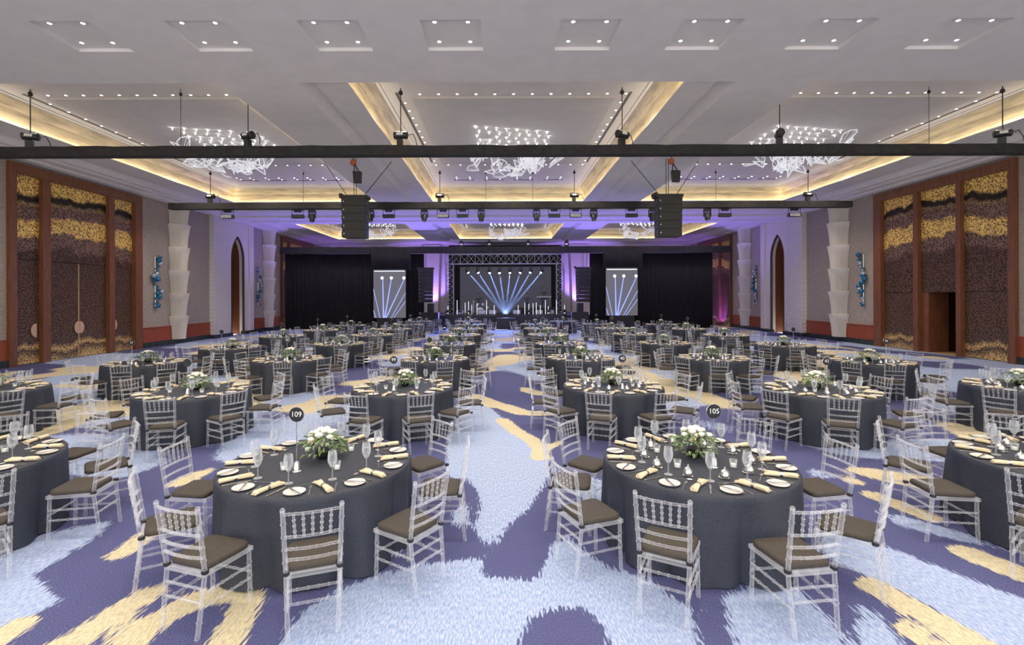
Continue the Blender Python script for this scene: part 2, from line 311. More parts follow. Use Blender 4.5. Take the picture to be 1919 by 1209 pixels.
# ------------------------------------------------------------ ceiling
def ceiling():
    mb = MB(); z = ZS
    ya, yb = 8.95, 10.07
    for y0, y1 in ((YB, ya), (yb, 11.55)): mb.quad((XL-.3, y0, z), (XL-.3, y1, z), (XR+.3, y1, z), (XR+.3, y0, z))
    cs = [CX+s*u for s in (-1, 1) for u in (1.29, 3.54, 5.99, 8.45)]; cs.sort(); e = [XL-.3]
    for c in cs: e += [c-.56, c+.56]
    e.append(XR+.3)
    for k in range(0, len(e), 2): mb.quad((e[k], ya, z), (e[k], yb, z), (e[k+1], yb, z), (e[k+1], ya, z))
    for c in cs:
        x0, x1 = c-.56, c+.56; t = z+.07
        mb.quad((x0, ya, t), (x0, yb, t), (x1, yb, t), (x1, ya, t))
        mb.quad((x0, yb, z), (x0, yb, t), (x1, yb, t), (x1, yb, z)); mb.quad((x0, ya, z), (x0, ya, t), (x1, ya, t), (x1, ya, z))
        mb.quad((x0, ya, z), (x0, ya, t), (x0, yb, t), (x0, yb, z)); mb.quad((x1, ya, z), (x1, ya, t), (x1, yb, t), (x1, yb, z))
    # soffit grid round the six coffers
    ux = [(CX-16.5, CX-6.98), (CX-5.2, CX+5.2), (CX+6.98, CX+16.5)]; uy = [(11.55, 27.6), (33.7, 44.7)]
    xe = [XL-.3, ux[0][0], ux[0][1], ux[1][0], ux[1][1], ux[2][0], ux[2][1], XR+.3]; ye = [11.55, 27.6, 33.7, 44.7, YE+1]
    for k in range(0, 7, 2):
        for y0, y1 in uy: mb.quad((xe[k], y0, z), (xe[k], y1, z), (xe[k+1], y1, z), (xe[k+1], y0, z))
    for y0, y1 in ((27.6, 33.7), (44.7, YE+1)): mb.quad((xe[0], y0, z), (xe[0], y1, z), (xe[7], y1, z), (xe[7], y0, z))
    # cross beam mouldings
    for y0, y1, dz in ((28.2, 28.45, .07), (30.3, 30.6, .10), (32.3, 32.7, .06)): mb.box(XL, XR, y0, y1, z-dz, z)
    for s, xw in ((-1, XL), (1, XR)):
        for w, dz in ((.45, .16), (.85, .08)): mb.box(min(xw, xw-s*w), max(xw, xw-s*w), 11.55, YE, z-dz, z)
    root = struct('ceiling', mb, 'plaster')
    dl = MB(); dl.cur = 1; dl.lathe([(.05, -.006), (.037, -.012), (.037, .0), (.05, 0)], 12, cap=False); dl.cur = 0; dl.poly([(0.036*math.cos(2*PI*j/12), 0.036*math.sin(2*PI*j/12), -.004) for j in range(12)])
    dme = dl.mesh('downlight', ['down', 'ring'])
    def downlight(x, y, zz): link('downlight', dme, root, (x, y, zz))
    for c in cs:
        for dx in (-.31, .31):
            for y in (9.13, 9.83): downlight(c+dx, y, z+.068)
        for y in (9.5, 4.6, -.6):
            l = lamp('downlight_lamp', 'SPOT', (c, y, z-.03), DOWN_W, (1, .87, .71), .25, spot=math.radians(150), blend=1)
    def ring(mb, a, za, b, zb):   # a, b = (x0, x1, y0, y1)
        A = [(a[0], a[2], za), (a[1], a[2], za), (a[1], a[3], za), (a[0], a[3], za)]; B = [(b[0], b[2], zb), (b[1], b[2], zb), (b[1], b[3], zb), (b[0], b[3], zb)]
        for i in range(4): mb.quad(A[i], A[(i+1) % 4], B[(i+1) % 4], B[i])
    def ins(r, d): return (r[0]+d, r[1]-d, r[2]+d, r[3]-d)
    for ci, (x0, x1) in enumerate(ux):
        for (y0, y1) in uy:
            o = (x0, x1, y0, y1)
            l1, l2 = (.35, 1.4) if ci == 0 else (.35, .98) if ci == 1 else (0, 0)
            r1, r2 = (0, 0) if ci == 0 else (.35, .98) if ci == 1 else (.35, 1.4)
            a = (x0+l1, x1-r1, y0, y1-.3); lip = (x0+l2, x1-r2, y0+.05, y1-.7)
            st = MB(); g_ = (x0+l1*.55, x1-r1*.55, y0, y1-.16); ring(st, o, z, g_, z+.25); ring(st, g_, z+.25, a, z+.15); ring(st, a, z+.15, lip, z+.15); ring(st, lip, z+.15, ins(lip, .13), z+.15); ring(st, ins(lip, .13), z+.15, ins(lip, .13), z+.18)
            struct('coffer_step', st, 'plaster', root)
            sm = MB(); ring(sm, ins(lip, .03), z+.185, ins(lip, .10), z+.185); struct('cove_light_strip', sm, 'strip', root)
            g = MB(); zs = [z+.15, z+.35, z+.6, z+.85]; dd = [0, .03, .13, .36]
            for k in range(3): ring(g, ins(lip, dd[k]), zs[k], ins(lip, dd[k+1]), zs[k+1])
            struct('gold_cove', g, 'gold', root)
            zt = z+.91; b0 = ins(lip, .36); b1 = ins(lip, .46)
            c = MB(); ring(c, b0, z+.85, ins(lip, .37), zt-.03); ring(c, ins(lip, .37), zt-.03, b1, zt-.03); ring(c, b1, zt-.03, b1, zt)
            first = y0 < 20; yf, yr = (14.6, 21.9) if first else (35.6, 41.5)
            pn = (lip[0]+1.2, lip[1]-1.2, yf, yr)
            c.quad((b1[0], b1[2], zt), (b1[0], b1[3], zt), (b1[1], b1[3], zt), (b1[1], b1[2], zt))
            struct('coffer_border', c, 'plaster', root)
            p = MB(); p.box(pn[0], pn[1], pn[2], pn[3], zt-.055, zt+.01); struct('coffer_panel', p, 'panelgrey', root)
            sl = MB()
            for xx in (lip[0]+.80, lip[1]-.80): sl.box(xx-.04, xx+.04, yf-.3, yr-.2, zt-.012, zt+.01)
            n = 4
            for k in range(n):
                xm = pn[0]+(pn[1]-pn[0])*(k+.5)/n; sl.box(xm-.5, xm+.5, yr+3.0 if first else yr+.9, yr+3.12 if first else yr+.98, zt-.012, zt+.01)
            struct('air_slot', sl, 'slot', root)
            nx = 13; xa, xb = lip[0]+.92, lip[1]-.92
            for k in range(nx):
                xx = xa+(xb-xa)*k/(nx-1); downlight(xx, yf-.2, zt-.002); downlight(xx, yr+.2, zt-.002)
            ny = 11 if first else 8
            for k in range(1, ny+1):
                yy = yf-.2+(yr-yf+.4)*k/(ny+1); downlight(xa, yy, zt-.002); downlight(xb, yy, zt-.002)
            if first:
                for k in range(4):
                    xm = pn[0]+(pn[1]-pn[0])*(k+.5)/4
                    for dx in (-.33, .33): downlight(xm+dx, yr+2.5, zt-.002); downlight(xm+dx, yr+2.86, zt-.002)
            xm = (xa+xb)/2
            for xx in (xa, xm, xb):
                for yy in ((yf, yr, yr+2.6) if first else (yf, yr)):
                    lamp('downlight_lamp', 'SPOT', (xx, yy, zt-.12), DOWN_W*(1.0 if first else .45), (1, .87, .71), .2, spot=math.radians(140), blend=1)
ceiling()

# ------------------------------------------------------------ side walls
def side(s):
    xw = XL if s < 0 else XR; nm = 'left' if s < 0 else 'right'
    X = lambda d: xw-s*d
    def bx(mb, d0, d1, y0, y1, z0, z1): a, b = sorted((X(d0), X(d1))); return mb.box(a, b, y0, y1, z0, z1)
    w = MB(); runs = [(YB, 17.05), (23.5, 28.9), (33.5, 38.2), (44.6, YE)]
    for y0, y1 in runs: bx(w, -.3, 0, y0, y1, 0, ZS)
    for y0, y1 in ((17.05, 23.5), (28.9, 33.5), (38.2, 44.6)): bx(w, -.3, 0, y0, y1, 7.2 if y0 != 28.9 else 7.35, ZS)
    wall = struct('wall_'+nm, w, 'fabric')
    d = MB(); sk = MB()
    for y0, y1 in ((YB, 17.05), (23.5, 28.9), (33.5, 38.2), (44.6, YE)):
        bx(d, 0, .04, y0, y1, .25, .92); bx(d, 0, .065, y0, y1, .92, .97); bx(sk, 0, .08, y0, y1, 0, .25)
    bx(sk, 0, .30, 28.9, 30.9, 0, .22); bx(sk, 0, .30, 32.4, 33.5, 0, .22)
    struct('wall_panelling_'+nm if False else 'trim_1' if s < 0 else 'trim_2', d, 'redwood'); struct('baseboard_'+nm, sk, 'skirt')
    # portals with bronze panels
    def portal(y0, y1, mull, zh, opening, idx):
        root = link('door_%d' % idx, None, None, (xw, (y0+y1)/2, 0), kind='structure')
        inv = Matrix.Translation((-xw, -(y0+y1)/2, 0))
        def part(name, mb, mat):
            me = mb.mesh(name, mat); me.transform(inv); return link(name, me, root)
        for a, b in ((y0, y0+.25), (y1-.45, y1)): part('jamb', bx(MB(), -.25, .14, a, b, 0, 7.2), 'brownwood')
        part('head_beam', bx(MB(), -.25, .14, y0+.25, y1-.45, 6.85, 7.2), 'brownwood')
        for a, b in mull: part('mullion', bx(MB(), -.25, .12, a, b, 0, 6.85), 'brownwood')
        part('leak_backing', bx(MB(), -.30, -.16, y0+.25, y1-.45, (zh if opening is not None else 0), 7.2), 'darkwood')  # unseen plate added behind the panels to block background light at seams
        if opening is not None:
            for k in (0, 2): part('leak_backing', bx(MB(), -.30, -.16, ([y0+.25]+[t for ab in mull for t in ab]+[y1-.45])[2*k], ([y0+.25]+[t for ab in mull for t in ab]+[y1-.45])[2*k+1], 0, zh-.001), 'darkwood')
        edges = [y0+.25]+[t for ab in mull for t in ab]+[y1-.45]
        for k in range(0, len(edges), 2):
            a, b = edges[k], edges[k+1]
            part('bronze_panel', bx(MB(), -.14, -.04, a, b, zh+.02, 6.85), 'bronze')
            if opening == k//2: continue
            mid = [(a, b)] if b-a < 2 else [(a, (a+b)/2-.012), ((a+b)/2+.012, b)]
            for (p, q) in mid: part('bronze_door', bx(MB(), -.15, -.05, p, q, .02, zh), 'bronze')
            if len(mid) == 2 or idx == 1:
                yc = (a+b)/2 if len(mid) == 2 else (b-.12 if k == 0 else a+.05)
                for sg in ((-1, 1) if len(mid) == 2 else ((-1,) if k == 0 else (1,))):
                    hb = MB(); pts = []
                    for t in range(13):
                        an = -PI/2+PI*t/12; r = .26*(1-.03*abs(math.cos(an*4)))
                        pts.append((r*math.cos(an)*.82, r*math.sin(an)))
                    f0 = [(X(-.03), yc+sg*(.015+p), 1.22+q) for p, q in pts]; f1 = [(X(.0), yc+sg*(.015+p), 1.22+q) for p, q in pts]
                    hb.loft([f0, f1]); part('handle_plate', hb, 'handle')
            if len(mid) == 2: part('edge_strip', bx(MB(), -.06, -.03, (a+b)/2-.02, (a+b)/2+.02, .02, zh), 'tan')
        if opening is not None:
            a, b = edges[2*opening], edges[2*opening+1]; vb = MB()
            bx(vb, -2.2, -2.1, a-.6, b+.6, 0, zh); bx(vb, -2.2, -.05, b, b+.1, 0, zh); bx(vb, -2.2, -.05, a-.1, a, 0, zh); bx(vb, -2.2, -.05, a, b, zh, zh+.1)
            part('vestibule', vb, 'darkwood'); part('vestibule_floor', bx(MB(), -2.2, 0, a, b, -.02, .012), 'tan')
            part('wood_reveal', bx(MB(), -.9, -.05, b-.34, b-.001, 0, zh), 'brownwood')
            part('wall_strip', bx(MB(), -2.1, -2.05, a+.55, a+.75, .3, zh), 'tan')
            rg = MB()
            for t in range(24):
                a0, a1 = 2*PI*t/24, 2*PI*(t+1)/24
                rg.rod((X(-2.08), a+1.25+.3*math.cos(a0), 1.3+.3*math.sin(a0)), (X(-2.08), a+1.25+.3*math.cos(a1), 1.3+.3*math.sin(a1)), .015, 5)
            part('round_moulding', rg, 'brownwood')
        return root
    if s < 0:
        portal(17.05, 23.35, [(18.3, 18.62), (21.4, 21.7)], 3.8, None, 1); portal(38.2, 44.6, [(39.5, 39.8), (42.6, 42.9)], 3.8, None, 3)
    else:
        portal(17.05, 23.55, [(19.1, 19.3), (21.06, 21.3)], 2.53, 1, 2); portal(38.2, 44.6, [(40.2, 40.4), (42.2, 42.4)], 2.53, None, 4)
    # fluted tapering pillars
    for pi, yc in enumerate((25.95, 35.95)):
        p = MB(); zz = .25; n = 6; hh = (ZS-.25)/n; NS = 22
        root = link('fluted_pillar', None, wall, (0, 0, 0))
        for k in range(n):
            r0, r1 = .43, .58; rings = []
            for t, q in ((0, 0), (.35, .18), (.7, .55), (.96, 1), (.97, 1.03), (1.0, 1.03)):
                r = r0+(r1-r0)*q+.022*k; ring = []
                for j in range(NS*2+1):
                    an = -PI/2+PI*j/(NS*2); rr = r*(1-.12*(j % 2)) if t < .96 else r
                    ring.append((X(.02+rr*math.cos(an)*.95), yc+rr*math.sin(an), zz+hh*(k+t)))
                rings.append(ring)
            m = MB(); m.loft(rings, cap=True); link('pillar_tier', m.mesh('pillar_tier', 'white'), wall)
        bpy.data.objects.remove(root)
    # arch unit
    m = MB(); bx(m, -.3, .30, 28.9, 30.4, .22, 7.35); link('diamond_pilaster', m.mesh('diamond_pilaster', 'diamond'), wall)
    m = MB(); bx(m, -.3, .30, 33.0, 33.5, .22, 7.35); link('white_pilaster', m.mesh('white_pilaster', 'white'), wall)
    ya, yb, zs, zt = 30.9, 32.4, 4.86, 6.34; yc = (ya+yb)/2
    arc = [(ya, .0)]
    for t in range(9):
        hw_ = (yb-ya)/2; c_ = ((zt-zs)**2-hw_**2)/(2*hw_); R_ = c_+hw_; th = math.acos(c_/R_)*t/8; arc.append((yc+c_-R_*math.cos(th), zs+R_*math.sin(th)))
    left = arc; pl = MB()
    for (a, b) in zip(left[:-1], left[1:]):
        for mir in (0, 1):
            f = lambda yy: yy if not mir else 2*yc-yy
            oy = 30.4 if not mir else 33.0
            pl.quad((X(.2), oy, a[1]), (X(.2), f(a[0]), a[1]), (X(.2), f(b[0]), b[1]), (X(.2), oy, b[1]))
            pl.quad((X(.2), f(a[0]), a[1]), (X(-.1), f(a[0]), a[1]), (X(-.1), f(b[0]), b[1]), (X(.2), f(b[0]), b[1]))
    pl.quad((X(.2), 30.4, zt), (X(.2), 33.0, zt), (X(.2), 33.0, 7.35), (X(.2), 30.4, 7.35))
    link('arch_surround', pl.mesh('arch_surround', 'white'), wall)
    fr = MB(); full = left+[(2*yc-a, b) for a, b in reversed(left[:-1])]
    for a, b in zip(full[:-1], full[1:]): fr.rod((X(.16), a[0], a[1]), (X(.16), b[0], b[1]), .07, 6)
    link('arch_frame', fr.mesh('arch_frame', 'darkwood'), wall)
    nb = MB(); bx(nb, -1.1, -1.0, ya-.3, yb+.3, 0, 6.6); bx(nb, -1.0, -.1, ya-.1, ya, 0, 6.6); bx(nb, -1.0, -.1, yb, yb+.1, 0, 6.6); bx(nb, -1.0, -.1, ya, yb, 6.4, 6.6)
    link('niche', nb.mesh('niche', 'brownwood'), wall)
    nb = MB(); bx(nb, -1.0, -.95, yb-.42, yb-.28, 0, 6.2); link('niche_strip', nb.mesh('niche_strip', 'tan'), wall)
M['handle'] = principled('pale_handle', (.62, .40, .30), .4)
side(-1); side(1)
bw = MB(); bw.box(XL-.3, XR+.3, YE, YE+.3, 0, ZS); back = struct('wall_back', bw, 'plaster')
for xc in (-6.6, 7.3):
    m = MB(); m.loft([[(xc-w, YE, z), (xc+w, YE, z), (xc+w*.8, YE-.5, z), (xc-w*.8, YE-.5, z)] for w, z in ((.7, 0), (.8, 4), (1.0, 7.4))]); link('pilaster', m.mesh('pilaster', 'white'), back)

# ------------------------------------------------------------ wall bubbles
def bubbles(s, yc, zc, hh, where):
    xw = XL if s < 0 else XR
    root = link('glass_ball_decoration', None, None, (xw-s*.02, yc, zc), label='blue and silver glass ball cluster on wall '+where, cat='wall ornament', group='glass ball clusters on the walls')
    rs = random.Random(int(yc*10)+s)
    rod = MB().rod((0, 0, -hh), (0, 0, hh), .012, 6); link('wire', rod.mesh('wire', 'silver'), root)
    n = 30; z = -hh
    for k in range(n):
        t = k/(n-1); r = rs.choice((.045, .055, .065, .085, .12)); wv = .22*math.sin(t*9+yc)*.6
        m = MB().ball((0, 0, 0), r, 12, 8); me = m.mesh('ball', 'bubble' if rs.random() < .55 else 'bubble2', True)
        link('ball', me, root, (-s*(r+.02), wv+rs.uniform(-.17, .17), -hh+2*hh*t))
for s, nm in ((-1, 'closed'), (1, 'open')):
    bubbles(s, 24.35, 3.2, 1.25, 'beside the %s bronze door' % nm); bubbles(s, 34.65, 3.2, 1.3, 'past the arched niche, %s-door side' % nm)

# ------------------------------------------------------------ chandeliers
def leaf_mesh():
    m = MB(); L_ = .5
    ol = [(0, 0), (.12, .16), (.17, .30), (.12, .43), (0, .5), (-.12, .43), (-.17, .30), (-.12, .16)]
    p3 = lambda x, y: (x, y, .35*x*x*2+.1*math.sin(y*4))
    for a, b in zip(ol, ol[1:]+ol[:1]): m.rod(p3(*a), p3(*b), .014, 4)
    for q in ol[1:]: m.rod(p3(0, 0), p3(*q), .006, 4)
    for a, b in (((.085, .2), (.15, .22)), ((-.085, .2), (-.15, .22))): m.rod(p3(*a), p3(*b), .006, 4)
    return m.mesh('leaf', 'crystal')
LEAF = leaf_mesh(); bulbm = MB().ball((0, 0, 0), .020, 8, 6).mesh('bulb', 'down')
def chandelier(x, y, label, n, full=True):
    root = link('leaf_chandelier', None, None, (x, y, ZS+.85), label=label, cat='chandelier', group='leaf chandeliers in the ceiling coffers')
    rs = random.Random(int(x*10+y)); wires = MB()
    for k in range(n):
        r = 1.6*math.sqrt(rs.random()); a = rs.random()*2*PI; lx, ly = r*math.cos(a), r*math.sin(a)*.95
        lz = -1.38+.50*(r/1.75)**2+rs.uniform(-.06, .30)
        o = link('leaf', LEAF, root, (lx, ly, lz)); o.rotation_euler = (rs.uniform(-.2, 1.1), rs.uniform(-.5, .5), rs.random()*2*PI); sc = rs.uniform(1.0, 1.5); o.scale = (sc,)*3
        if k % 2 == 0: wires.rod((lx, ly, lz), (lx, ly, 0), .0025, 3)
    for i in range(8):
        for j in range(6):
            bx_, by = -1.25+i*.36+(j % 2)*.1, -1.3+j*.46+.08*i
            if rs.random() < .92: link('bulb', bulbm, root, (bx_, by, -.03-.04*rs.random()))
    link('wires', wires.mesh('wires', 'silver'), root, kind='stuff')
for u, nm in ((-10.5, 'the coffer on the closed-door side'), (0, 'the middle coffer'), (10.5, 'the coffer on the open-door side')):
    chandelier(CX+u, 18.3, 'white glowing leaf chandelier near the first truss, in '+nm, 38)
    chandelier(CX+u, 39.0, 'white glowing leaf chandelier close to the stage, in '+nm, 34)

# ------------------------------------------------------------ trusses and rigging
def wrapped(x0, x1, y, z0, z1, d, seed):
    rs = random.Random(seed); n = int((x1-x0)/.5); rings = []
    for k in range(n+1):
        x = x0+(x1-x0)*k/n; j = lambda a: rs.uniform(-a, a)
        rings.append([(x, y-d/2+j(.012), z0), (x, y+d/2+j(.012), z0), (x, y+d/2+j(.012), z1-abs(j(.02))), (x, y-d/2+j(.012), z1-abs(j(.025)))])
    return MB().loft(rings)
def tr(name, mb, mat, label, cat='truss'): return link(name, mb.mesh(name, mat), label=label, cat=cat)
T1Y, T2Y, T3Y = 14.0, 23.0, 37.0
tr('lighting_truss', wrapped(-16.4, 17.2, T1Y, 6.42, 6.70, .30, 1), 'trusscloth', 'black wrapped lighting truss hung from hoists across the first coffers')
tr('lighting_truss', wrapped(-15.5, 16.35, T2Y, 6.54, 6.84, .34, 2), 'trusscloth', 'black wrapped lighting truss carrying moving heads and flood lights')
tr('lighting_truss', wrapped(-16.6, 17.2, T3Y, 5.72, 6.2, .5, 3), 'trusscloth', 'black draped truss above the stage curtains')
def hoist(x, y, z, ztop, label, rz=0, cat='chain hoist'):
    r = link('chain_hoist', None, None, (x, y, z), rz, label, cat, 'chain hoists on the trusses')
    b = MB().rod((-.20, 0, .32), (.20, 0, .32), [(0, .08), (.06, .115), (.5, .115), (.55, .10), (.94, .115), (1, .08)], 12); link('motor', b.mesh('motor', 'black'), r)
    link('nameplate', MB().box(-.10, .08, -.125, -.112, .29, .36).mesh('nameplate', 'ring'), r)
    link('hook_block', MB().box(-.10, .06, -.07, .07, 0, .2).mesh('hook_block', 'black'), r)
    link('chain', MB().rod((0, 0, .4), (0, 0, ztop-z), .014, 6).mesh('chain', 'black'), r)
    link('top_hook', MB().lathe([(.02, 0), (.06, .03), (.06, .09), (.025, .14)], 8, (0, 0, ztop-z-.2)).mesh('top_hook', 'black'), r)
    link('cable', MB().path([(.2, 0, .32), (.34, .02, .36), (.42, .03, .2), (.46, 0, .0)], .012, 5).mesh('cable', 'black'), r)
    return r
for px, rz, w in ((58, .4, 'near the closed bronze door'), (466, -.4, 'over the middle-column tables, closed-door side'), (752, 0, 'above the aisle tables, closed-door side'), (1167, .5, 'above the aisle tables, open-door side'), (1462, 1.2, 'over the middle-column tables, open-door side'), (1880, -.5, 'near the open bronze door')):
    hoist((px-VX)*T1Y/F, T1Y, 6.70, 8.358, 'black chain hoist on the first wrapped truss, '+w, rz)
for px, w in ((395, 'closed-door end'), (825, 'closed-door side of the aisle'), (1077, 'open-door side of the aisle'), (1515, 'open-door end')):
    hoist((px-VX)*T2Y/F, T2Y, 6.84, 8.358, 'small black chain hoist on the moving-head truss, '+w)
for px, Y, z0, w in ((340, T1Y, 6.70, 'first truss, closed-door side'), (1742, T1Y, 6.70, 'first truss, open-door side'), (569, T2Y, 6.84, 'moving-head truss, closed-door side'), (1342, T2Y, 6.84, 'moving-head truss, open-door side'), (911, T2Y, 6.84, 'moving-head truss, closed side of aisle'), (999, T2Y, 6.84, 'moving-head truss, open side of aisle')):
    x = (px-VX)*Y/F; r = link('safety_wire', None, None, (x, Y, z0-.004), label='thin steel safety wire from ceiling to '+w, cat='wire', group='truss safety wires')
    link('wire', MB().rod((0, 0, 0), (0, 0, 8.358-z0), .008, 5).mesh('wire', 'black'), r); link('shackle', MB().lathe([(.02, 0), (.05, .04), (.02, .1)], 8, (0, 0, 8.16-z0)).mesh('shackle', 'black'), r)
def moving_head(px, w, y=T2Y, z=6.54, tilt=.25, lens='cool'):
    r = link('moving_head_light', None, None, ((px-VX)*y/F, y, z), label='black moving-head spotlight '+w, cat='stage light', group='moving heads on the truss')
    b = MB().box(-.15, .15, -.1, .1, -.15, -.05); b.box(-.12, -.09, -.02, .02, -.05, .0); b.box(.09, .12, -.02, .02, -.05, .0); link('base', b.mesh('base', 'black'), r)
    b = MB().box(-.17, -.13, -.05, .05, -.42, -.15); b.box(.13, .17, -.05, .05, -.42, -.15); link('yoke', b.mesh('yoke', 'black'), r)
    h = MB().lathe([(.07, .18), (.12, .12), (.125, -.12), (.10, -.22)], 14); h.cur = 1; h.poly([(.085*math.cos(2*PI*j/14), .085*math.sin(2*PI*j/14), -.222) for j in range(14)])
    o = link('head', h.mesh('head', ['black', 'silver']), r, (0, 0, -.38)); o.rotation_euler = (-tilt, 0, 0)
def flood(px, w, lit, y=T2Y, z=6.54):
    r = link('flood_light', None, None, ((px-VX)*y/F, y, z), label='flat black LED flood light '+w, cat='stage light', group='flood lights on the truss')
    b = MB()
    for sx in (-1, 1): b.rod((sx*.29, 0, -.05), (sx*.25, 0, -.34), .012, 5)
    b.rod((-.29, 0, -.05), (.29, 0, -.05), .014, 5); b.box(-.16, .16, -.06, .06, -.14, -.03); b.box(-.03, .03, -.03, .03, -.05, .0); link('bracket', b.mesh('bracket', 'black'), r)
    link('body', MB().box(-.27, .27, -.10, .12, -.42, -.26).mesh('body', 'black'), r)
    if lit:
        g = MB()
        for i in range(8):
            for j in range(3): g.box(-.24+i*.06, -.205+i*.06, -.112, -.098, -.405+j*.045, -.375+j*.045)
        link('led_grid', g.mesh('led_grid', 'ring'), r)
ordn = ['first', 'second', 'third', 'fourth', 'fifth', 'sixth', 'seventh', 'eighth', 'ninth', 'tenth', 'eleventh', 'twelfth', 'thirteenth', 'fourteenth', 'fifteenth', 'sixteenth', 'seventeenth', 'eighteenth']
for i, px in enumerate((585.5, 695, 796, 902.5, 1006, 1113, 1222.5, 1326)): moving_head(px, 'on the truss, %s counted from the closed-door wall' % ordn[i], tilt=.1+.2*(i % 3))
for i, (px, lit) in enumerate(((427, 1), (558.7, 0), (729, 0), (831, 1), (867.5, 0), (1039, 0), (1079, 1), (1184, 0), (1359, 0), (1489, 1))): flood(px, 'under the truss, %s counted from the closed-door wall' % ordn[i], lit)

def line_array(x, y, ztop, n, w, hh, label, hang=None, splay=True):
    r = link('line_array_speaker', None, None, (x, y, ztop), label=label, cat='loudspeaker')
    f = MB().box(-w/2-.08, w/2+.06, -.25, .25, -.10, 0); f.box(-w/2-.12, -w/2-.02, -.2, .2, -.02, .07); f.ball((-w/2-.08, -.1, -.03), .07, 8, 5); link('flying_frame', f.mesh('flying_frame', 'cabinet'), r)
    for k in range(n):
        z1 = -.10-k*hh; ww = w*(1-.012*k); b = MB(); b.box(-ww/2, ww/2, -.28, .25, z1-hh+.012, z1)
        c = link('cabinet', b.mesh('cabinet', 'cabinet'), r); g = MB()
        [link('rigging_plate', MB().box(min(q*(ww/2-.002), q*(ww/2+.025)), max(q*(ww/2-.002), q*(ww/2+.025)), -.24, -.16, z1-hh*.8, z1-hh*.2).mesh('rigging_plate', 'black'), c) for q in (-1, 1)]
        link('badge', MB().box(-ww/2+.05, -ww/2+.09, -.284, -.279, z1-hh*.55, z1-hh*.42).mesh('badge', 'ring'), c)
    if hang:
        h = MB()
        for dx in (-.06, .02): h.rod((dx, 0, 0), (dx, 0, hang-ztop), .012, 5)
        for sg in ((-1, 1) if splay else ()): h.rod((sg*w*.35, 0, 0), (sg*(w*.35+.95), .3, hang-ztop), .013, 5)
        link('hanging_cables', h.mesh('hanging_cables', 'black'), r)
    return r
for px, w, s in ((667, 'closed-door side', 1), (1252, 'open-door side', -1)):
    y = 18.0; x = (px-VX)*y/F
    line_array(x, y, 2.39+(VY-367)*y/F, 5, .86, .29, 'black hanging line-array speaker over the tables, '+w, ZS)
    hz = 7.15; r = link('chain_hoist', None, None, (x+.02, y-.34, hz), label='orange chain hoist with black chain bag above the speaker, '+w, cat='chain hoist')
    link('motor', MB().lathe([(.04, 0), (.10, .03), (.11, .12), (.08, .19), (.03, .22)], 10).mesh('motor', 'orange'), r)
    b = MB(); b.loft([[(.03, -.08, -.62), (.28, -.08, -.64), (.28, .08, -.64), (.03, .08, -.62)], [(.0, -.09, -.22), (.30, -.09, -.24), (.30, .09, -.24), (.0, .09, -.22)]]); link('chain_bag', b.mesh('chain_bag', 'black'), r)
    b = MB().rod((.05, 0, .03), (.03, 0, -.23), .02, 5); b.rod((.06, 0, .03), (.22, 0, -.24), .02, 5); link('strap', b.mesh('strap', 'black'), r)
    link('chain', MB().rod((0, 0, .2), (0, 0, ZS-hz-.002), .014, 5).mesh('chain', 'black'), r)

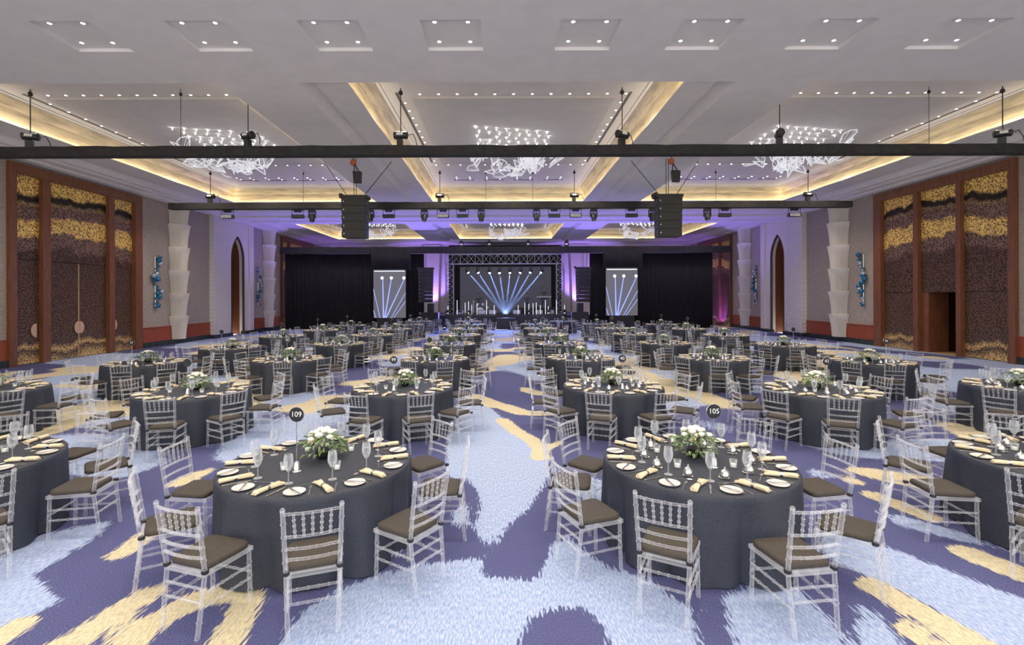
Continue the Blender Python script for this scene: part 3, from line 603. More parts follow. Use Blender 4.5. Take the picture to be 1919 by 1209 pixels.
# ------------------------------------------------------------ stage
def drape(x0, x1, y, z0, z1, label, amp=.10, fold=.32):
    n = int((x1-x0)/.08); r0 = []; r1 = []
    for k in range(n+1):
        x = x0+(x1-x0)*k/n; yy = y+amp*math.sin(2*PI*x/fold)*.5+.03*math.sin(x*7); r0.append((x, yy, z0)); r1.append((x, yy*.4+y*.6, z1))
    m = MB()
    for k in range(n): m.quad(r0[k], r0[k+1], r1[k+1], r1[k])
    o = link('stage_curtain', smooth_angle(m.mesh('stage_curtain', 'blackcloth'), 60), label=label, cat='curtain'); md = o.modifiers.new('thick', 'SOLIDIFY'); md.thickness = .03; return o
drape(-16.4, -5.9, T3Y+.25, .0, 5.70, 'wide black pleated curtain between the closed-door wall and stage')
drape(6.7, 16.0, T3Y+.25, .0, 5.70, 'wide black pleated curtain between the open-door wall and stage')
def screen(px0, px1, py0, py1, w):
    y = T3Y-.45; x0, x1 = (px0-VX)*y/F, (px1-VX)*y/F; z0, z1 = H-(py1-VY)*y/F, H-(py0-VY)*y/F; xc = (x0+x1)/2
    r = link('led_screen', None, None, (xc, y, z0), label='portrait LED screen showing blue light beams, '+w, cat='screen')
    hw = (x1-x0)/2; hz = z1-z0
    link('panel', MB().box(-hw, hw, .0, .12, 0, hz).mesh('panel', 'screen_pic'), r)
    g = MB(); b2 = M['screen_beam']
    mb = MB()
    for bx_, tx in ((-.42, -.40), (.12, -.05), (.95, .05)):
        a = Vector((hw*bx_, -.004, hz*.82)); b = Vector((hw*(-.38 if tx < -.3 else -.3 if tx < 0 else -.22), -.004, 0)); d = Vector((.035, 0, 0)); mb.quad(a-d, a+d, b+d*1.5, b-d*1.5)
    for (xa, za, xb, zb) in ((-1, .6, -.6, 0), (1, .52, .1, 0), (1, .34, .25, 0), (-1, .15, -.85, 0)):
        a = Vector((hw*xa, -.004, hz*za)); b = Vector((hw*xb, -.004, hz*zb)); d = Vector((.025, 0, 0)); mb.quad(a-d, a+d, b+d, b-d)
    link('beam_picture', mb.mesh('beam_picture', 'screen_beam'), r)
    mb = MB()
    for bx_ in (-.46, .12, .9): mb.poly([(hw*bx_+.11*math.cos(2*PI*j/12), -.006, hz*.83+.11*math.sin(2*PI*j/12)) for j in range(12)])
    mb.quad((-hw*.95, -.006, hz*.965), (hw*.95, -.006, hz*.965), (hw*.95, -.006, hz*.975), (-hw*.95, -.006, hz*.975)); link('lamp_picture', mb.mesh('lamp_picture', 'screen_spot'), r)
    o = drape(xc-hw-.2, xc+hw+.4, T3Y-.35, z1+.02, 5.71, 'plain black drape hanging above the LED screen, '+w, .02); o.name = 'screen_drape'
    link('stand', MB().box(-hw*.8, hw*.8, .05, .2, -z0+.002, 0).mesh('stand', 'black'), r)
M['screen_pic'] = principled('screen_picture', (.03, .03, .035), .4, emit=(.16, .155, .17), estr=.45)
M['screen_beam'] = emission('screen_beams', (.30, .38, .95), .85); M['screen_spot'] = emission('screen_spots', (.65, .8, 1), 2.2)
screen(700, 760, 505, 595, 'on the closed-door side'); screen(1136, 1195, 503, 592, 'on the open-door side')
SX = .33
deck = MB().box(SX-6.6, SX+6.9, 38.6, 46.3, 0, .95); link('stage_deck', deck.mesh('stage_deck', 'black'), label='long black stage platform across the back of the hall', cat='stage')
link('stage_thrust', MB().box(SX-.72, SX+.72, 36.6, 38.55, 0, .80).mesh('stage_thrust', 'black'), label='small black stage block at the aisle end', cat='stage block')
link('led_backdrop', MB().box((862-VX)*45/F, (1033-VX)*45/F, 45.0, 45.15, .95, 2.39+57*45/F).mesh('led_backdrop', 'screen_dark'), label='large dark grey LED wall behind the band', cat='screen')
link('black_backing', MB().box(SX-5.2, SX+5.2, 45.4, 45.5, .952, 7.2).mesh('black_backing', 'blackcloth'), label='black backdrop cloth behind the LED wall', cat='curtain')  # black sheet enlarged to hide the lit wall and darken behind the truss
# goalpost truss
def box_truss(m, p0, p1, w, n, up):
    p0, p1, up = Vector(p0), Vector(p1), Vector(up); u = (p1-p0).normalized(); sd = u.cross(up)
    C = [up*a*w/2+sd*b*w/2 for a, b in ((1, 1), (1, -1), (-1, -1), (-1, 1))]
    for c in C: m.rod(p0+c, p1+c, .028, 6)
    for k in range(n):
        a, b = p0+(p1-p0)*k/n, p0+(p1-p0)*(k+1)/n
        for i in range(4):
            c, d = C[i], C[(i+1) % 4]; m.rod(a+(c if k % 2 else d), b+(d if k % 2 else c), .016, 4); m.rod(a+c, a+d, .016, 4)
r = link('goalpost_truss', None, None, (SX, 40.5, .985), label='silver goalpost box truss framing the stage', cat='truss')
yt = 40.5; xl, xr = (843-VX)*yt/F-SX, (1050-VX)*yt/F-SX; ztop = 5.5-.95
m = MB(); box_truss(m, (xl-.35, 0, ztop), (xr+.35, 0, ztop), .8, 16, (0, 0, 1)); link('cross_span', m.mesh('cross_span', 'alu'), r)
for x in (xl, xr): m = MB(); box_truss(m, (x, 0, 0), (x, 0, ztop-.42), .6, 9, (0, 1, 0)); link('tower', m.mesh('tower', 'alu'), r)
for i in range(9):
    x = -4.2+i*1.05; b = MB().box(x-.14, x+.14, -.14, .14, ztop+.42, ztop+.56); b.lathe([(.09, -.35), (.13, -.1), (.13, .1), (.07, .2)], 10, (x, 0, ztop+.1)); link('truss_lamp', b.mesh('truss_lamp', 'black'), r)
def small_head(x, y, z, up, label, lens='lensw', beam=None, tilt=0):
    r = link('moving_head_light', None, None, (x, y, z), label=label, cat='stage light', group='small moving heads on the stage'); s = 1 if up else -1
    b = MB().box(-.14, .14, -.12, .12, min(0, s*.1), max(0, s*.1)); link('base', b.mesh('base', 'black'), r)
    b = MB().box(-.16, -.12, -.04, .04, min(s*.1, s*.38), max(s*.1, s*.38)); b.box(.12, .16, -.04, .04, min(s*.1, s*.38), max(s*.1, s*.38)); link('yoke', b.mesh('yoke', 'black'), r)
    h = MB().lathe([(.07, .14), (.11, .08), (.11, -.10), (.10, -.14)], 12); h.cur = 1; h.lathe([(.085, -.142), (.05, -.16)], 12)
    o = link('head', h.mesh('head', ['black', lens]), r, (0, 0, s*.34))
    return r, o
SPX = [876, 895, 917, 936, 956, 976, 995, 1016]; tgt = Vector((SX-.02, 38.2, 1.0))
M['haze'] = None
def haze_mat():
    m = bpy.data.materials.new('stage_haze'); m.use_nodes = True; n, l = nt(m); n.clear()
    v = n.new('ShaderNodeVolumeScatter'); v.inputs['Color'].default_value = (.85, .9, 1, 1); v.inputs['Density'].default_value = .20; v.inputs['Anisotropy'].default_value = 0
    o = n.new('ShaderNodeOutputMaterial'); l.new(v.outputs[0], o.inputs['Volume']); return m
M['haze'] = haze_mat()
for i, px in enumerate(SPX):
    yb = 40.3; x = (px-VX)*yb/F; z = 2.39+(VY-509)*yb/F
    r, o = small_head(x, yb, z+.34, False, 'bright blue beam light under goalpost truss, %s from closed-door side' % ordn[i], 'lens')
    d = tgt-Vector((x, yb, z)); o.rotation_euler = d.to_track_quat('-Z', 'Y').to_euler()
    dn = d.normalized(); p0 = Vector((x, yb, z))+dn*.18
    hz = MB().rod(p0, p0+dn*(d.length-.32), [(0, .075), (1, .14)], 14)
    link('light_beam', hz.mesh('light_beam', 'haze'), label='blue haze beam from %s beam light to the stage block' % ordn[i], cat='light beam', group='haze beams fanning over the stage')
    sp = lamp('beam_lamp', 'SPOT', p0, 7000, (.30, .45, 1), .02, spot=math.radians(5.2), blend=.15); aim(sp, tgt)
def front_row(i, px, hpx, Y=39.3):
    x = (px-VX)*Y/F; r = link('light_tube', None, None, (x, Y, .95), label='upright white light tube on the stage, %s from closed-door side' % ordn[i], cat='light tube', group='white light tubes on the stage')
    link('base', MB().lathe([(.055, 0), (.055, .03), (.03, .06)], 10).mesh('base', 'black'), r); link('tube', MB().rod((0, 0, .06), (0, 0, hpx), .026, 8).mesh('tube', 'tube'), r)
for i, (px, hp) in enumerate(((839.5, .75), (856.7, 1.2), (871.6, 1.0), (878, 1.1), (884, .8), (894, .95), (911.8, 1.15), (926, .8), (971, .8), (983.5, 1.0), (991, .9), (999, .95), (1005, 1.0), (1012.5, .8), (1022, 1.2), (1027.5, .7), (1042.7, 1.2), (1058, .8))):
    front_row(i, px, hp, 39.25)
for i, px in enumerate((838, 862, 880, 990, 1028, 1058)):
    r, o = small_head((px-VX)*38.9/F, 38.9, .95, True, 'small moving head on the stage floor, %s from closed-door side' % ordn[i]); o.rotation_euler = (PI/2+.2, 0, 0)
for px, w in ((799, 'closed-door side'), (1092, 'open-door side')):
    x = (px-VX)*T3Y/F; line_array(x, T3Y-.2, 4.62, 9, 1.08, .28, 'tall black line-array speaker hung beside the stage, '+w, 5.72, False)
    r = link('subwoofer_stack', None, None, (x+(.5 if px < 900 else -.45), T3Y-1.3, 0), label='black subwoofer stack on the floor by the stage, '+w, cat='loudspeaker')
    link('cabinet', MB().box(-.6, .6, -.4, .4, .0, .65).mesh('cabinet', 'cabinet'), r); link('cabinet', MB().box(-.6, .6, -.4, .4, .66, 1.3).mesh('cabinet', 'cabinet'), r)
    link('top_box', MB().box(-.2, .25, -.25, .25, 1.31, 1.95).mesh('top_box', 'cabinet'), r)
for px, s in ((865, 1), (917, 1), (990, 1), (1062, 1)):
    r, o = small_head((px-VX)*T3Y/F, T3Y, 6.2, True, 'small moving head standing on the stage truss, near %s' % {865: 'the closed-door side array', 917: 'closed side of centre', 990: 'open side of centre', 1062: 'the open-door side array'}[px], 'lensw')
# band
def person(x, y, z, label, pose='stand'):
    J = {'pel': (0, 0, .95), 'ch': (0, .02, 1.28), 'nk': (0, .0, 1.50), 'hd': (0, -.03, 1.66), 'tp': (0, -.02, 1.76)}
    V = [J['pel'], J['ch'], J['nk'], J['hd'], J['tp']]; R = [.14, .155, .055, .085, .07]; E = [(0, 1), (1, 2), (2, 3), (3, 4)]
    for s in (-1, 1):
        i = len(V); V += [(s*.19, 0, 1.42), (s*.25, -.06, 1.16), (s*.14, -.32, 1.08), (s*.10, -.40, 1.09)]; R += [.06, .048, .036, .032]; E += [(1, i), (i, i+1), (i+1, i+2), (i+2, i+3)]
        i = len(V); V += [(s*.10, 0, .88), (s*.12, -.03, .5), (s*.12, .02, .08), (s*.13, -.14, .04)]; R += [.085, .06, .042, .035]; E += [(0, i), (i, i+1), (i+1, i+2), (i+2, i+3)]
    me = bpy.data.meshes.new('person'); me.from_pydata(V, E, []); ob = bpy.data.objects.new('tmp', me); COL.objects.link(ob)
    md = ob.modifiers.new('s', 'SKIN'); 
    for k, sv in enumerate(me.skin_vertices[0].data): sv.radius = (R[k], R[k]); sv.use_root = (k == 0)
    ob.modifiers.new('ss', 'SUBSURF').levels = 1
    ev = ob.evaluated_get(bpy.context.evaluated_depsgraph_get()); m2 = bpy.data.meshes.new_from_object(ev); bpy.data.objects.remove(ob)
    m2.materials.clear(); m2.materials.append(M['shirt']); m2.materials.append(M['skin'])
    for p in m2.polygons: p.use_smooth = True; p.material_index = 1 if (p.center.z > 1.5 or (p.center.y < -.2 and p.center.z > 1.0)) else 0
    o = link('person', m2, None, (x, y, z), label=label, cat='person'); h = MB().ball((0, .015, 1.715), .105, 12, 8, (.95, 1, .85)); link('hair', h.mesh('hair', 'black', True), o)
    return o
riser = link('stage_riser', MB().box(SX+1.0, SX+4.6, 42.2, 44.6, .952, 1.45).mesh('stage_riser', 'black'), label='black riser under the keyboard player', cat='riser')
person((1019-VX)*43.6/F, 43.6, 1.45, 'keyboard player in dark clothes standing behind a white keyboard')
person((987-VX)*41.6/F, 41.6, .952, 'musician in dark clothes standing beside the keyboard riser')
person((950-VX)*42.8/F, 42.8, .952, 'musician in dark clothes standing near the stage centre')
person((897-VX)*43.4/F, 43.4, .952, 'drummer in dark clothes behind the drum kit')
r = link('keyboard', None, None, ((1019-VX)*43/F, 43.0, 1.475), label='white keyboard on a black stand, on the riser', cat='keyboard')
link('body', MB().box(-.65, .65, -.18, .18, .88, .98).mesh('body', 'ring'), r); b = MB(); [b.rod((sx*.5, 0, 0), (-sx*.4, 0, .88), .02, 6) for sx in (-1, 1)]; link('stand', b.mesh('stand', 'black'), r)
r = link('drum_kit', None, None, ((900-VX)*42.3/F, 42.3, .952), label='drum kit with cymbals on the stage', cat='drum kit')
link('bass_drum', MB().rod((0, -.25, .3), (0, .2, .3), .28, 18).mesh('bass_drum', 'alu'), r)
for dx, z in ((-.22, .72), (.22, .72), (.62, .45)): link('tom', MB().lathe([(.17, 0), (.17, .22)], 14, (dx, 0, z)).mesh('tom', 'alu'), r)
for dx, z in ((-.6, 1.15), (.55, 1.2), (-.75, .85)):
    c = MB().lathe([(.01, .03), (.22, 0), (.22, -.006), (.01, .0)], 16, (dx, .05, z)); c.rod((dx, .05, 0), (dx, .05, z), .012, 5); link('cymbal', c.mesh('cymbal', 'silver'), r)
for i, (px, Y) in enumerate(((862, 40.5), (903, 40.6), (923, 40.7), (968, 40.7), (1010, 40.6), (1031, 40.5))):
    r = link('floor_monitor', None, None, ((px-VX)*Y/F, Y, .952), label='black floor monitor wedge on the stage, %s from closed-door side' % ordn[i], cat='loudspeaker', group='floor monitors')
    m = MB(); m.loft([[(-.35, -.25, 0), (.35, -.25, 0), (.35, .25, 0), (-.35, .25, 0)], [(-.35, .0, .38), (.35, .0, .38), (.35, .25, .38), (-.35, .25, .38)]]); link('cabinet', m.mesh('cabinet', 'cabinet'), r); link('grille', MB().quad((-.3, -.225, .06), (.3, -.225, .06), (.3, -.03, .36), (-.3, -.03, .36)).mesh('grille', 'alu'), r)
# coloured stage washes; floor uplights before the curtains are added, other lamps bare
for i, x in enumerate((-13.5, -8.2, -4.2, 4.4, 8.9, 14.0)):
    small_head(x, 36.0, 0, True, 'small added floor uplight before the stage curtains, %s from closed-door side' % ordn[i])
    l = lamp('purple_wash', 'SPOT', (x, 36.0, .52), 820, (.28, .18, 1), .1, spot=math.radians(100), blend=.8); aim(l, (x, 33.2, 7.45))
for x in (-6.6, 7.3): l = lamp('purple_uplight', 'SPOT', (x, YE-2.0, 1.2), 800, (.36, .2, 1), .1, spot=math.radians(80)); aim(l, (x, YE-.4, 4.5))
for s, xw in ((-1, XL), (1, XR)): l = lamp('purple_uplight', 'SPOT', (xw-s*1.0, 39.0, .25), 500, (.3, .1, 1), .08, spot=math.radians(90)); aim(l, (xw, 41, 2.2))
for x in (-2.5, 3.2): l = lamp('blue_wash', 'SPOT', (x, 39.6, 5.0), 1500, (.25, .38, 1), .15, spot=math.radians(100), blend=.8); aim(l, (x*.6, 33, 0))

# ------------------------------------------------------------ chiavari chair
def bamboo(n=6, r=.0135, k=1.35):
    pr = [(0, r*1.1), (.015, r*1.1)]
    for i in range(1, n):
        t = i/n; pr += [(t-.018, r), (t-.010, r*k), (t+.010, r*k), (t+.018, r)]
    return pr+[(.985, r), (1, r)]
def chair_parts(full):
    P = {}; S = 8 if full else 5
    def post(sx):
        m = MB(); a, b, c = (sx*.165, -.245, 0), (sx*.180, -.195, .44), (sx*.195, -.265, .92)
        m.rod(a, b, bamboo(4, .0165, 1.25), S); m.rod(b, c, bamboo(5, .0165, 1.25), S); m.ball((c[0], c[1], c[2]+.004), .019, 8, 4) if full else None; return m
    def at(z, f): return -.195-.07*(z-.44)/.48
    def rail(z, r=.011, bow=.02):
        m = MB(); w = .18+.015*(z-.44)/.48; y = at(z, 0); pts = [(-w, y, z), (-w*.35, y-bow, z), (w*.35, y-bow, z), (w, y, z)]
        for a, b in zip(pts[:-1], pts[1:]): m.rod(a, b, bamboo(3, r, 1.35) if full else r, S)
        return m
    posts = [post(-1), post(1)]; legs = []
    for sx in (-1, 1): m = MB(); m.rod((sx*.19, .20, 0), (sx*.185, .19, .43), bamboo(4, .0165, 1.25), S); legs.append(m)
    rails = [rail(.895), rail(.725), rail(.635), rail(.555)]
    spin = []
    for k in range(5):
        x = -.125+k*.0625; m = MB(); m.rod((x*.92, at(.725, 0)-.018, .725), (x, at(.895, 0)-.018, .895), bamboo(4, .0085, 1.6) if full else .008, S if full else 4); spin.append(m)
    st = []
    def bar(a, b): m = MB(); m.rod(a, b, bamboo(5, .0095, 1.45) if full else .009, S if full else 4); return m
    for z in (.20, .30):
        t = z/.44
        for sx in (-1, 1): st.append(bar((sx*.19, .197, z), (sx*(.165+.015*t), -.245+.05*t, z)))
    st.append(bar((-.19, .198, .25), (.19, .198, .25))); st.append(bar((-.17, -.22, .24), (.17, -.22, .24))); st.append(bar((-.175, -.21, .335), (.175, -.21, .335)))
    fr = MB()
    for z0, z1 in ((.415, .445),):
        o = [(-.205, .215), (.205, .215), (.19, -.205), (-.19, -.205)]; q = [(-.165, .175), (.165, .175), (.155, -.17), (-.155, -.17)]
        for i in range(4):
            j = (i+1) % 4
            fr.loft([[(*o[i], z0), (*o[j], z0), (*q[j], z0), (*q[i], z0)], [(*o[i], z1), (*o[j], z1), (*q[j], z1), (*q[i], z1)]])
    cu = MB(); rings = []
    def rr(h, ins):
        pts = []
        for (cx, cy) in ((.20-.06, .205-.06), (-.20+.06, .205-.06), (-.185+.05, -.175+.04), (.185-.05, -.175+.04)):
            rad = .06 if cy > 0 else .045; a0 = {(1, 1): 0, (-1, 1): PI/2, (-1, -1): PI, (1, -1): 1.5*PI}[(1 if cx > 0 else -1, 1 if cy > 0 else -1)]
            for t in range(4): a = a0+t*PI/6; pts.append((cx+(rad-ins)*math.cos(a), cy+(rad-ins)*math.sin(a), h))
        return pts
    cu.loft([rr(.446, .012), rr(.456, 0), rr(.482, 0), rr(.492, .012), rr(.497, .035)])
    ties = []
    for sx in (-1, 1): ties.append(MB().lathe([(.024, -.012), (.026, 0), (.024, .012)], 8, (sx*.180, -.195, .452)))
    return posts, legs, rails, spin, st, fr, cu, ties
posts, legs, rails, spin, st, fr, cu, ties = chair_parts(True)
mm = lambda n, b, mat='acrylic', s=True: (smooth_angle(b.mesh(n, mat), 50) if s else b.mesh(n, mat))
CH = [('back_post', mm('back_post', b)) for b in posts]+[('leg', mm('leg', b)) for b in legs]+[('back_rail', mm('back_rail', b)) for b in rails]+[('spindle', mm('spindle', b)) for b in spin]+[('stretcher', mm('stretcher', b)) for b in st]+[('seat_frame', mm('seat_frame', fr, s=False))]+[('seat_cushion', mm('seat_cushion', cu, 'cushion'))]+[('cushion_tie', mm('cushion_tie', b, 'black')) for b in ties]
posts, legs, rails, spin, st, fr, cu, ties = chair_parts(False)
frm = MB()
for b in posts+legs+rails+spin+st+[fr]:
    i = len(frm.v); frm.v += b.v; frm.f += [tuple(k+i for k in f) for f in b.f]; frm.mi += b.mi
FRAME = mm('chair_frame', frm, s=False); CUSH = mm('seat_cushion', cu, 'cushion')
LOW = MB()
for z in (.9, .72, .63): LOW.box(-.185, .185, -.26, -.245, z-.012, z+.012)
for sx in (-1, 1): LOW.rod((sx*.165, -.245, 0), (sx*.18, -.2, .44), .016, 4); LOW.rod((sx*.18, -.2, .44), (sx*.195, -.265, .92), .016, 4); LOW.rod((sx*.19, .2, 0), (sx*.185, .19, .44), .016, 4); LOW.rod((sx*.19, .2, .25), (sx*.17, -.22, .25), .01, 4)
for k in range(5): x = -.125+k*.0625; LOW.rod((x, -.25, .72), (x, -.26, .9), .008, 3)
LOW.rod((-.19, .2, .25), (.19, .2, .25), .01, 4); LOW.cur = 1; LOW.box(-.2, .2, -.2, .21, .44, .49)

# ------------------------------------------------------------ table ware meshes
def cloth_mesh(seed):
    rs = random.Random(seed); NSEG = 144; ph = [rs.random()*6.28 for _ in range(4)]
    
    def fold(a):
        q = math.sin(11*a+ph[0]+1.3*math.sin(2*a+ph[1])); q = 1-2*abs(math.sin(5.5*a+ph[0]/2+.65*math.sin(2*a+ph[1])))**.75; q = -q
        return .62*q+.25*math.sin(5*a+ph[2])+.13*math.sin(19*a+ph[3])
    rings = []
    for r, z, am in ((.02, .765, 0), (.5, .765, 0), (.875, .765, 0), (.893, .761, 0), (.902, .748, .002), (.904, .70, .014), (.905, .58, .040), (.908, .4, .066), (.912, .2, .088), (.918, .012, .105)):
        rings.append([((r+am*(fold(2*PI*j/NSEG)-.35))*math.cos(2*PI*j/NSEG), (r+am*(fold(2*PI*j/NSEG)-.35))*math.sin(2*PI*j/NSEG), z) for j in range(NSEG)])
    m = MB(); m.loft(list(reversed(rings)), cap=False); m.poly(list(rings[0])); return smooth_angle(m.mesh('tablecloth', 'cloth'), 60)
CLOTHS = [cloth_mesh(k) for k in range(5)]
TOPM = MB().lathe([(.86, .70), (.86, .74)], 32).mesh('tabletop', 'darkwood'); PED = MB().lathe([(.35, 0), (.35, .04), (.05, .08), (.05, .70)], 14).mesh('pedestal', 'black')
ZT = .766
plate = MB(); plate.lathe([(.05, 0), (.062, .004), (.088, .013), (.09, .016), (.086, .016), (.06, .008), (.0005, .007)], 20); PLATE = smooth_angle(plate.mesh('bread_plate', 'china'))
PLATE_LOW = MB().lathe([(.05, 0), (.09, .014), (.06, .009)], 12).mesh('bread_plate', 'china')
def napkin():
    m = MB(); rings = []
    for x, w, h, zc in ((-.13, .030, .012, .014), (-.12, .034, .020, .021), (-.05, .026, .021, .022), (0, .019, .019, .021), (.05, .027, .021, .022), (.11, .036, .021, .022), (.135, .040, .015, .018)):
        rings.append([(x+.012*math.sin(3*a), w*math.cos(a), zc+h*math.sin(a)*(1+.12*math.sin(4*a))) for a in [2*PI*j/12 for j in range(12)]])
    m.loft(rings); n = smooth_angle(m.mesh('napkin', 'napkin'), 50)
    rg = MB().loft([[(x, .022*math.cos(a), .021+.022*math.sin(a)) for a in [2*PI*j/14 for j in range(14)]] for x in (-.012, .012)], cap=False)
    return n, smooth_angle(rg.mesh('napkin_ring', 'silver'))
NAP, NRING = napkin()
def fork():
    m = MB(); m.box(-.10, .02, -.004, .004, .002, .005); m.loft([[(.02, -.004, .002), (.02, .004, .002), (.02, .004, .005), (.02, -.004, .005)], [(.05, -.011, .003), (.05, .011, .003), (.05, .011, .006), (.05, -.011, .006)]])
    for y in (-.009, -.003, .003, .009): m.box(.05, .10, y-.0015, y+.0015, .003, .006)
    m.box(-.115, -.10, -.007, .007, .002, .005); return m.mesh('fork', 'silver')
def spoon():
    m = MB(); m.box(-.10, .04, -.0035, .0035, .002, .005); m.ball((.065, 0, .006), .024, 10, 6, (1.25, .8, .22)); m.box(-.112, -.10, -.007, .007, .002, .005); return m.mesh('spoon', 'silver')
def knife():
    m = MB(); m.loft([[(-.11, -.007, .001), (-.11, .007, .001), (-.11, .007, .006), (-.11, -.007, .006)], [(.0, -.005, .001), (.0, .005, .001), (.0, .005, .006), (.0, -.005, .006)]])
    m.loft([[(.0, -.009, .002), (.0, .008, .002), (.0, .008, .004), (.0, -.009, .004)], [(.08, -.010, .002), (.08, .008, .002), (.08, .008, .004), (.08, -.010, .004)], [(.115, .0, .002), (.115, .006, .002), (.115, .006, .004), (.115, 0, .004)]]); return m.mesh('knife', 'silver')
FORK, SPOON, KNIFE = fork(), spoon(), knife()
GL = smooth_angle(MB().lathe([(.037, 0), (.037, .003), (.006, .008), (.0045, .06), (.0045, .10), (.022, .118), (.040, .16), (.042, .19), (.034, .255), (.0325, .255), (.040, .19), (.038, .161), (.020, .122), (.001, .112)], 16, cap=False).mesh('wine_glass', 'glass'), 50)
GL_LOW = MB().lathe([(.034, 0), (.005, .006), (.005, .09), (.036, .14), (.030, .225)], 8, cap=False).mesh('wine_glass', 'glass')
VOT = smooth_angle(MB().lathe([(.028, 0), (.036, .075), (.034, .075), (.026, .006), (.001, .006)], 14, cap=False).mesh('votive_holder', 'glass')); WAX = MB().lathe([(.024, .008), (.028, .035)], 12).mesh('candle', 'wax')
dome = MB().lathe([(.045, 0), (.05, .006), (.035, .012), (.035, .025), (.042, .032)], 16); DISH = smooth_angle(dome.mesh('dish', 'silver'))
DOME = smooth_angle(MB().lathe([(.042, 0), (.040, .02), (.028, .042), (.010, .052), (.006, .06), (.009, .068), (.002, .074)], 16).mesh('lid', 'silver'))
def rose(s):
    m = MB(); m.ball((0, 0, 0), s*.6, 8, 5, (1, 1, .9))
    for k in range(7):
        a = k*2.4; t = .5+.5*(k/7); c = Vector((math.cos(a)*s*.42*t, math.sin(a)*s*.42*t, s*.05)); m.ball(c, s*.5, 7, 4, (.9, .9, .75))
    return smooth_angle(m.mesh('rose', 'rose'), 80)
ROSE = [rose(.045), rose(.055)]
def foliage(seed, low=False):
    rs = random.Random(seed); m = MB()
    for k in range(230 if not low else 60):
        a = rs.random()*2*PI; el = rs.uniform(-.75, 1.1); r = rs.uniform(.13, .21) if el < .6 else rs.uniform(.12, .17)
        c = Vector((math.cos(a)*math.cos(el)*r*1.15, math.sin(a)*math.cos(el)*r*1.15, .13+math.sin(el)*r*.85)); c.z = max(c.z, .055); l = rs.uniform(.045, .085) * (1.3 if low else 1); w = l*rs.uniform(.25, .45)
        d = Vector((math.cos(a), math.sin(a), rs.uniform(-.9, .5))).normalized(); sd = d.cross(Vector((rs.uniform(-.4, .4), rs.uniform(-.4, .4), 1))).normalized(); up = sd.cross(d)*.18*l
        m.poly([c-d*l*.5, c+sd*w*.5+up, c+d*l*.55, c-sd*w*.5+up])
    return m.mesh('foliage', 'leaf')
FOL = [foliage(k) for k in range(3)]; FOLL = foliage(9, True)
VASE = MB().lathe([(.05, 0), (.075, .03), (.08, .08), (.07, .09)], 14).mesh('bowl', 'sign')
ROSEPOS = []
for k in range(13):
    a = k*2.4; el = 1.45-.075*k; ROSEPOS.append((math.cos(a)*math.cos(el)*.165, math.sin(a)*math.cos(el)*.165, .14+math.sin(el)*.145))
DISC = smooth_angle(MB().rod((0, -.007, 0), (0, .007, 0), .066, 28).mesh('number_disc', 'sign'), 40)
rgm = MB()
for t in range(28): a0, a1 = 2*PI*t/28, 2*PI*(t+1)/28; rgm.rod((.068*math.cos(a0), 0, .068*math.sin(a0)), (.068*math.cos(a1), 0, .068*math.sin(a1)), .0038, 5)
RINGM = rgm.mesh('disc_ring', 'silver')
STEM = MB().rod((0, 0, .09), (0, 0, .47), .0045, 6).mesh('stem', 'silver'); SBASE = smooth_angle(MB().lathe([(.045, 0), (.045, .008), (.036, .015), (.028, .085), (.02, .095)], 14).mesh('base', 'silver'))
def text_mesh(s):
    c = bpy.data.curves.new('num', 'FONT'); c.body = s; c.size = .068 if len(s) == 3 else .08; c.align_x = 'CENTER'; c.align_y = 'CENTER'; c.extrude = .001
    o = bpy.data.objects.new('tmp', c); COL.objects.link(o); me = bpy.data.meshes.new_from_object(o.evaluated_get(bpy.context.evaluated_depsgraph_get())); bpy.data.objects.remove(o)
    me.materials.clear(); me.materials.append(M['ink']); me.transform(Matrix.Rotation(PI/2, 4, 'X')); return me

# ------------------------------------------------------------ tables
COLS = []
def add(col, side, x, ys): COLS.extend([(col, side, x, y, len(ys)-i) for i, y in enumerate(ys)])
TAB = []
def col(name, sidename, pts):
    for i, (x, y) in enumerate(pts): TAB.append((name, sidename, x, y, len(pts)-i))
col('aisle', 'closed', [(-1.82, 4.87), (-1.79, 8.91), (-1.76, 12.98), (-1.8, 17.1), (-1.8, 21.2), (-1.8, 25.3), (-1.8, 29.4), (-2.3, 33.2)])
col('middle', 'closed', [(-5.53, 4.9), (-5.42, 8.63), (-5.64, 13.0), (-5.69, 17.3), (-5.6, 21.3), (-5.5, 25.2), (-5.5, 29.3), (-5.6, 33.3)])
col('wall', 'closed', [(-9.26, 8.77), (-9.0, 12.4), (-8.9, 16.1), (-9.3, 20.8), (-9.0, 24.6), (-8.8, 28.6)])
col('aisle', 'open', [(1.93, 4.88), (2.03, 9.0), (2.1, 13.1), (2.05, 17.1), (2.0, 21.2), (2.0, 25.3), (2.0, 29.4), (4.1, 32.8)])
col('middle', 'open', [(5.6, 4.82), (5.54, 8.54), (5.6, 13.0), (5.7, 17.2), (5.7, 21.3), (5.7, 25.3), (5.7, 29.4)])
col('wall', 'open', [(9.35, 8.74), (9.2, 12.2), (9.45, 16.4), (9.4, 20.6), (9.3, 24.6), (9.3, 28.6)])
NUMS = {('aisle', 'closed', 0): '109', ('aisle', 'open', 0): '105', ('aisle', 'closed', 1): '99', ('aisle', 'open', 1): '40', ('middle', 'open', 1): '41', ('wall', 'open', 1): '36', ('wall', 'closed', 1): '31', ('aisle', 'closed', 3): '37', ('aisle', 'open', 3): '34', ('middle', 'open', 2): '35', ('middle', 'closed', 2): '32'}
OPEN_COL = 0
far = {'chairs': [], 'plate': [], 'nap': [], 'glass': []}
def inframe(x, y, z, pad=60):
    if y < .5: return False
    px = VX+x*F/y; py = VY-(z-H)*F/y; return -pad < px < 1919+pad and -pad < py < 1209+pad
cnt = {}
